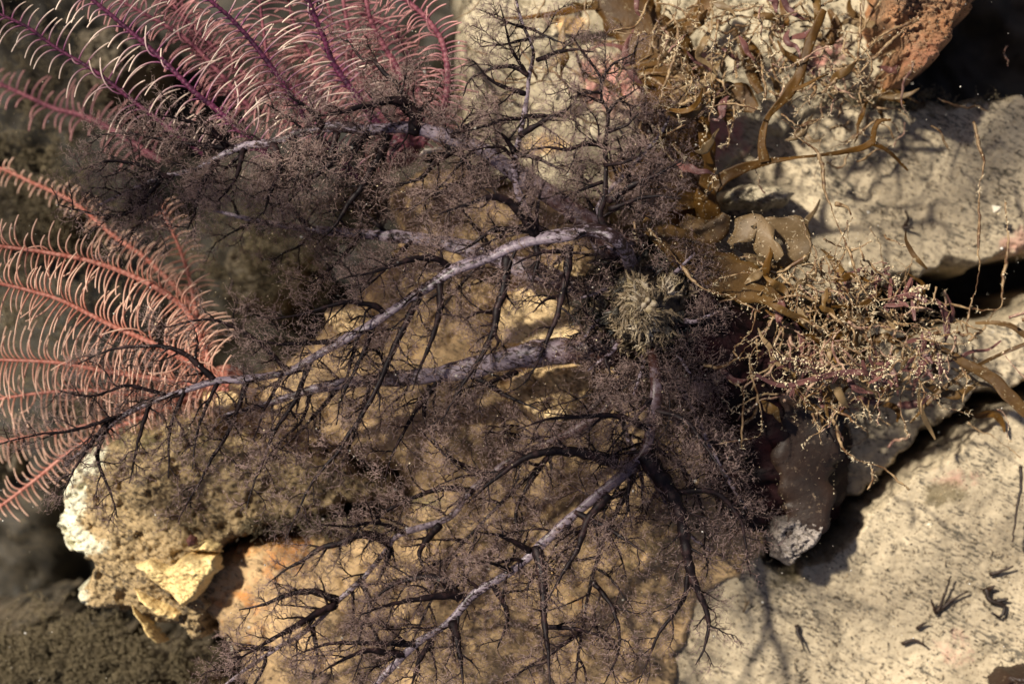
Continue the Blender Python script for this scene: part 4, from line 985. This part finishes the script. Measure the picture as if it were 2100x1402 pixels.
# unseen blades added beyond the upper left to cast dappled shade on the reef
def shade_pt(px, py, h):
    q = np.array([(px - 1050) * S, (701 - py) * S, 0.0])
    return q + np.array(sv) / sv.z * h
shade_base = shade_pt(-900, -500, 0.0) + np.array([-0.12, 0.10, -0.07])
shade_caster = thing('shade_caster', 'unseen added blades that shade the reef from above and beyond its upper left', 'shade_caster', shade_base)
shade_straps = [
    ([(-150, 520), (150, 450), (480, 500), (800, 560), (1060, 560)], [50, 90, 150, 90, 20], 0.27),
    ([(250, 960), (520, 900), (800, 880), (1010, 850), (1060, 800)], [30, 80, 90, 50, 20], 0.29),
    ([(1400, 640), (1440, 720), (1500, 840), (1640, 900)], [40, 110, 170, 90], 0.28),
    ([(560, 700), (800, 710), (1000, 680)], [40, 90, 50], 0.25),
    ([(1260, 900), (1360, 1000), (1450, 1060), (1560, 1090)], [80, 160, 160, 70], 0.26),
    ([(640, 1250), (860, 1180), (1100, 1120), (1290, 1060)], [24, 60, 60, 40], 0.28),
    ([(480, 1400), (700, 1330), (1000, 1330), (1200, 1400)], [20, 40, 50, 20], 0.29),
    ([(1440, 620), (1520, 520), (1640, 380), (1760, 290), (1960, 150), (2200, 20)], [40, 60, 50, 60, 170, 240], 0.30),
    ([(1800, 500), (1880, 400), (1930, 300), (2050, 160)], [30, 60, 60, 90], 0.30),
    ([(1560, 1290), (1700, 1210), (1850, 1170), (1990, 1060), (2140, 930)], [14, 30, 46, 34, 20], 0.30),
]
for pts, width, h, low in [s_ + (0.0,) for s_ in shade_straps] + [([(1780, 120), (1920, 60), (2080, -20), (2250, -120)], [120, 300, 330, 200], 0.30, -0.075), ([(2000, 120), (2100, 130), (2250, 100)], [100, 200, 260], 0.27, -0.07)]:
    pp = np.array([P(a, b, low * 1e3) + np.array(sv) / sv.z * (h - low) for a, b in pts])
    # each added blade runs back as a narrow stalk to a shared base
    g = Geo(); line, side, w = ribbon(g, pp, width, 0, 0, th=6, curl=0.05, ruffle=2.0, notch=0.12)
    g.build('blade', M['shade_caster'], shade_caster, shade_base)
    st = smooth_line(np.array([shade_base, shade_base + [0.0, 0.0, 0.15], (pp[0] + shade_base) / 2 + [0, 0, 0.10], pp[0]]), 60 * S)
    g = Geo(); tube(g, st, np.linspace(22, 10, len(st)) * S, 7); g.build('shade_stalk', M['darkbrown'], shade_caster, shade_base)

# thin encrusted strands
def strand_mesh(pts3, r, mat, parent, loc, gc, crust=1.0, name='strand', wig=1.2):
    line = smooth_line(pts3, 6 * S)
    w = np.cumsum(RNG.normal(size=line.shape) * wig * S, axis=0); w -= np.linspace(0, 1, len(line))[:, None] * w[-1]
    line = line + w
    g = Geo(); tube(g, line, np.linspace(r, r * 0.5, len(line)) * S * (1 + 0.55 * np.sin(np.arange(len(line)) * 0.21 + RNG.uniform(0, 6))) * RNG.uniform(0.75, 1.3, len(line)), 5)
    g.build(name, mat, parent, loc)
    n = int(len(line) * 2.2 * crust)
    if n:
        k = RNG.integers(0, len(line), n)
        patch = 0.5 + 0.5 * np.sin(k * 0.35 + RNG.uniform(0, 6)); keep = RNG.uniform(size=n) < patch
        k = k[keep]
        c = line[k] + RNG.normal(size=(len(k), 3)) * (r * S * 0.8)
        blobs(gc, c, (0.4 + 1.5 * RNG.uniform(0, 1, len(k)) ** 3) * S, 0.7)
        k2 = k[::2]; spikes(gc, line[k2], RNG.normal(size=(len(k2), 3)), (3 + 13 * RNG.uniform(0, 1, len(k2)) ** 2) * S, 0.8 * S, 0.45)
    return line

def strand_alga(label, strands, z, r=2.6, mat='strand', crust=1.0, name='filament_alga'):
    p0 = strands[0][0]; loc = P(p0[0], p0[1], z); t = thing(name, label, 'seaweed', loc); gc = Geo()
    for pts in strands: strand_mesh(PA(pts, z, z + RNG.uniform(-2, 4)), r, M[mat], t, loc, gc, crust)
    stuff(gc.build('silt_crust', M['crust'], t, loc, smooth=False))
strand_alga('long silt beaded filament slanting down from the orange rock at top right', [[(1880, 40), (1810, 67), (1767, 110), (1717, 157), (1660, 207), (1630, 240)], [(1767, 6), (1770, 67), (1760, 110)], [(1860, 60), (1800, 110), (1740, 155), (1690, 180)]], 2, 3.0, crust=1.6)
strand_alga('zigzag filament running from the forked weed down into the tuft', [[(1667, 247), (1633, 267), (1677, 300), (1693, 333), (1700, 377), (1713, 417), (1727, 467), (1750, 527), (1770, 587), (1787, 613)], [(1713, 418), (1735, 427), (1745, 440)], [(1745, 515), (1770, 505), (1788, 495)], [(1748, 512), (1720, 500), (1690, 490)], [(1600, 235), (1640, 262), (1690, 240)], [(1640, 262), (1680, 245)]], 6, 3.6, crust=1.3)
strand_alga('straight upright thread crossing the black gap near the right edge', [[(1997, 250), (2003, 300), (2010, 333), (2003, 400), (2003, 467), (2003, 543), (1997, 600), (1983, 653), (1983, 690)]], 2, 2.6, crust=0.9)
strand_alga('curved thread at the far right edge bending back to the tuft', [[(2063, 415), (2070, 467), (2065, 527), (2053, 583), (2047, 620), (2017, 633), (1967, 630), (1900, 617)]], 0, 2.8, crust=1.0)
strand_alga('pale beaded filament trailing below the tuft over the dark gap', [[(1700, 850), (1712, 870), (1729, 918), (1767, 949), (1810, 964), (1864, 1003)], [(1787, 960), (1787, 985), (1779, 1003)], [(1800, 797), (1750, 820), (1690, 840), (1667, 867)], [(1664, 850), (1680, 880), (1684, 905)]], 4, 2.8, crust=2.0)
strand_alga('thin pale filament hanging down in front of the dark body', [[(1587, 647), (1560, 693), (1533, 743), (1543, 800), (1557, 867), (1545, 900), (1475, 910)], [(1640, 800), (1680, 850), (1700, 870)]], 10, 1.8, crust=1.2)
strand_alga('fine brown filament lying over the leathery olive blade', [[(1400, 545), (1440, 585), (1500, 610), (1560, 640)], [(1330, 470), (1390, 540), (1420, 575)]], 15, 2.2, crust=1.6)
strand_alga('beaded filament arching across the brown weed at top', [[(1370, 275), (1400, 257), (1450, 227), (1500, 217), (1560, 227)], [(1380, 30), (1390, 90), (1370, 150), (1350, 250), (1380, 330)], [(1470, 40), (1462, 130), (1470, 200), (1455, 250)]], 4, 2.6, crust=2.0)
strand_alga('olive straight twigs fanned over the pale rock, left of the brown weed', [[(1220, 90), (1290, 84), (1360, 80)], [(1130, 120), (1200, 160), (1260, 180)], [(920, 188), (980, 190), (1030, 200)], [(1100, 150), (1170, 152), (1260, 150)], [(1240, 190), (1290, 150), (1340, 110)], [(980, 220), (1050, 195), (1120, 165)], [(1000, 160), (1080, 170), (1160, 168)], [(960, 240), (1010, 215), (1060, 205)], [(1160, 230), (1240, 260), (1330, 270)]], -10, 2.2, mat='strand', crust=0.2)

def tangle(label, n, centre, sx, sy, z, zr, length, r, red=0.15, crust=1.0, dirbias=None, seed=0, name='tangled_alga'):
    loc = P(centre[0], centre[1], z - 4); t = thing(name, label, 'seaweed', loc); gc = Geo()
    rg = np.random.default_rng(seed)
    for i in range(n):
        x = rg.normal(centre[0], sx); y = rg.normal(centre[1], sy)
        a = rg.uniform(0, 2 * math.pi) if dirbias is None else dirbias + rg.normal() * 0.7
        l = length * rg.uniform(0.4, 1.3); zz = z + rg.uniform(-zr, zr); m = 6; pts = []
        for k in range(m):
            pts.append(P(x, y, zz)); x += math.cos(a) * l / m; y += math.sin(a) * l / m; a += rg.normal() * 0.45; zz += rg.normal() * 1.0
        rr = r * rg.uniform(0.6, 1.5)
        if rg.uniform() < 0.22:
            g = Geo(); pp = [(q[0] / S + 1050, 701 - q[1] / S, q[2] * 1e3) for q in pts]
            ribbon(g, pp, [3, rg.uniform(8, 22), rg.uniform(6, 18), 3], 0, 0); g.build('blade', M[['brown', 'olive', 'crinkle', 'red'][rg.integers(0, 4)]], t, loc)
        else:
            strand_mesh(np.array(pts), rr, M['strand_red' if rg.uniform() < red else 'strand'], t, loc, gc, crust)
    stuff(gc.build('silt_crust', M['crust'], t, loc, smooth=False))
    return t
tangle('dense silt dusted weed tuft growing off the back of the sea cucumber', 200, (1745, 685), 130, 74, 2, 6, 150, 1.9, 0.25, 1.3, seed=5)
tangle('scruffy weed clump below the crinkled blade, left part of the tuft', 80, (1650, 590), 75, 34, 4, 4, 120, 1.8, 0.1, 1.6, seed=6)
tangle('purplish wispy weed along the lower front of the tuft', 60, (1700, 780), 95, 28, 5, 4, 130, 1.8, 0.6, 1.6, seed=7)
tangle('loose brown filament mat above the forked weed, top right', 150, (1560, 95), 130, 75, -3, 6, 130, 2.2, 0.1, 2.4, seed=8)
tangle('fine pale filament wisps over the broad brown weed', 30, (1390, 190), 60, 110, 4, 4, 100, 1.5, 0.0, 3.0, dirbias=1.3, seed=9)
tangle('thin golden brown threads fanned across the pale rock between the dark upright tentacles', 34, (1200, 130), 110, 70, -8, 4, 170, 1.7, 0.0, 0.4, seed=12)
tangle('dark thready weed at the right foot of the tuft', 40, (1830, 800), 90, 60, -8, 5, 150, 2.4, 0.2, 0.8, seed=10)
tangle('sparse brown threads on the pale rock by the orange crust', 44, (1740, 200), 90, 50, -8, 5, 130, 2.0, 0.1, 0.5, seed=11)

# ------------------------------------------------------------------ suspended particles
g = Geo(); n = 520
pz = RNG.uniform(0, 45, n); xs = RNG.uniform(0, 2100, n); ys = RNG.uniform(0, 1402, n)
c = np.array([P(a, b, z) for a, b, z in zip(xs, ys, pz)])
blobs(g, c, (0.8 + 1.9 * RNG.uniform(0, 1, n) ** 4) * S, 0.4)
stuff(g.build('suspended_particles', M['speck'], None, np.zeros(3)))
g = Geo(); n = 1400
xs = RNG.normal(950, 420, n); ys = RNG.normal(640, 330, n); c = np.array([P(a, b, z) for a, b, z in zip(xs, ys, RNG.uniform(4, 24, n))])
blobs(g, c, (0.6 + 1.3 * RNG.uniform(0, 1, n) ** 3) * S, 0.5)
stuff(g.build('silt_flecks', M['crust'], None, np.zeros(3)))
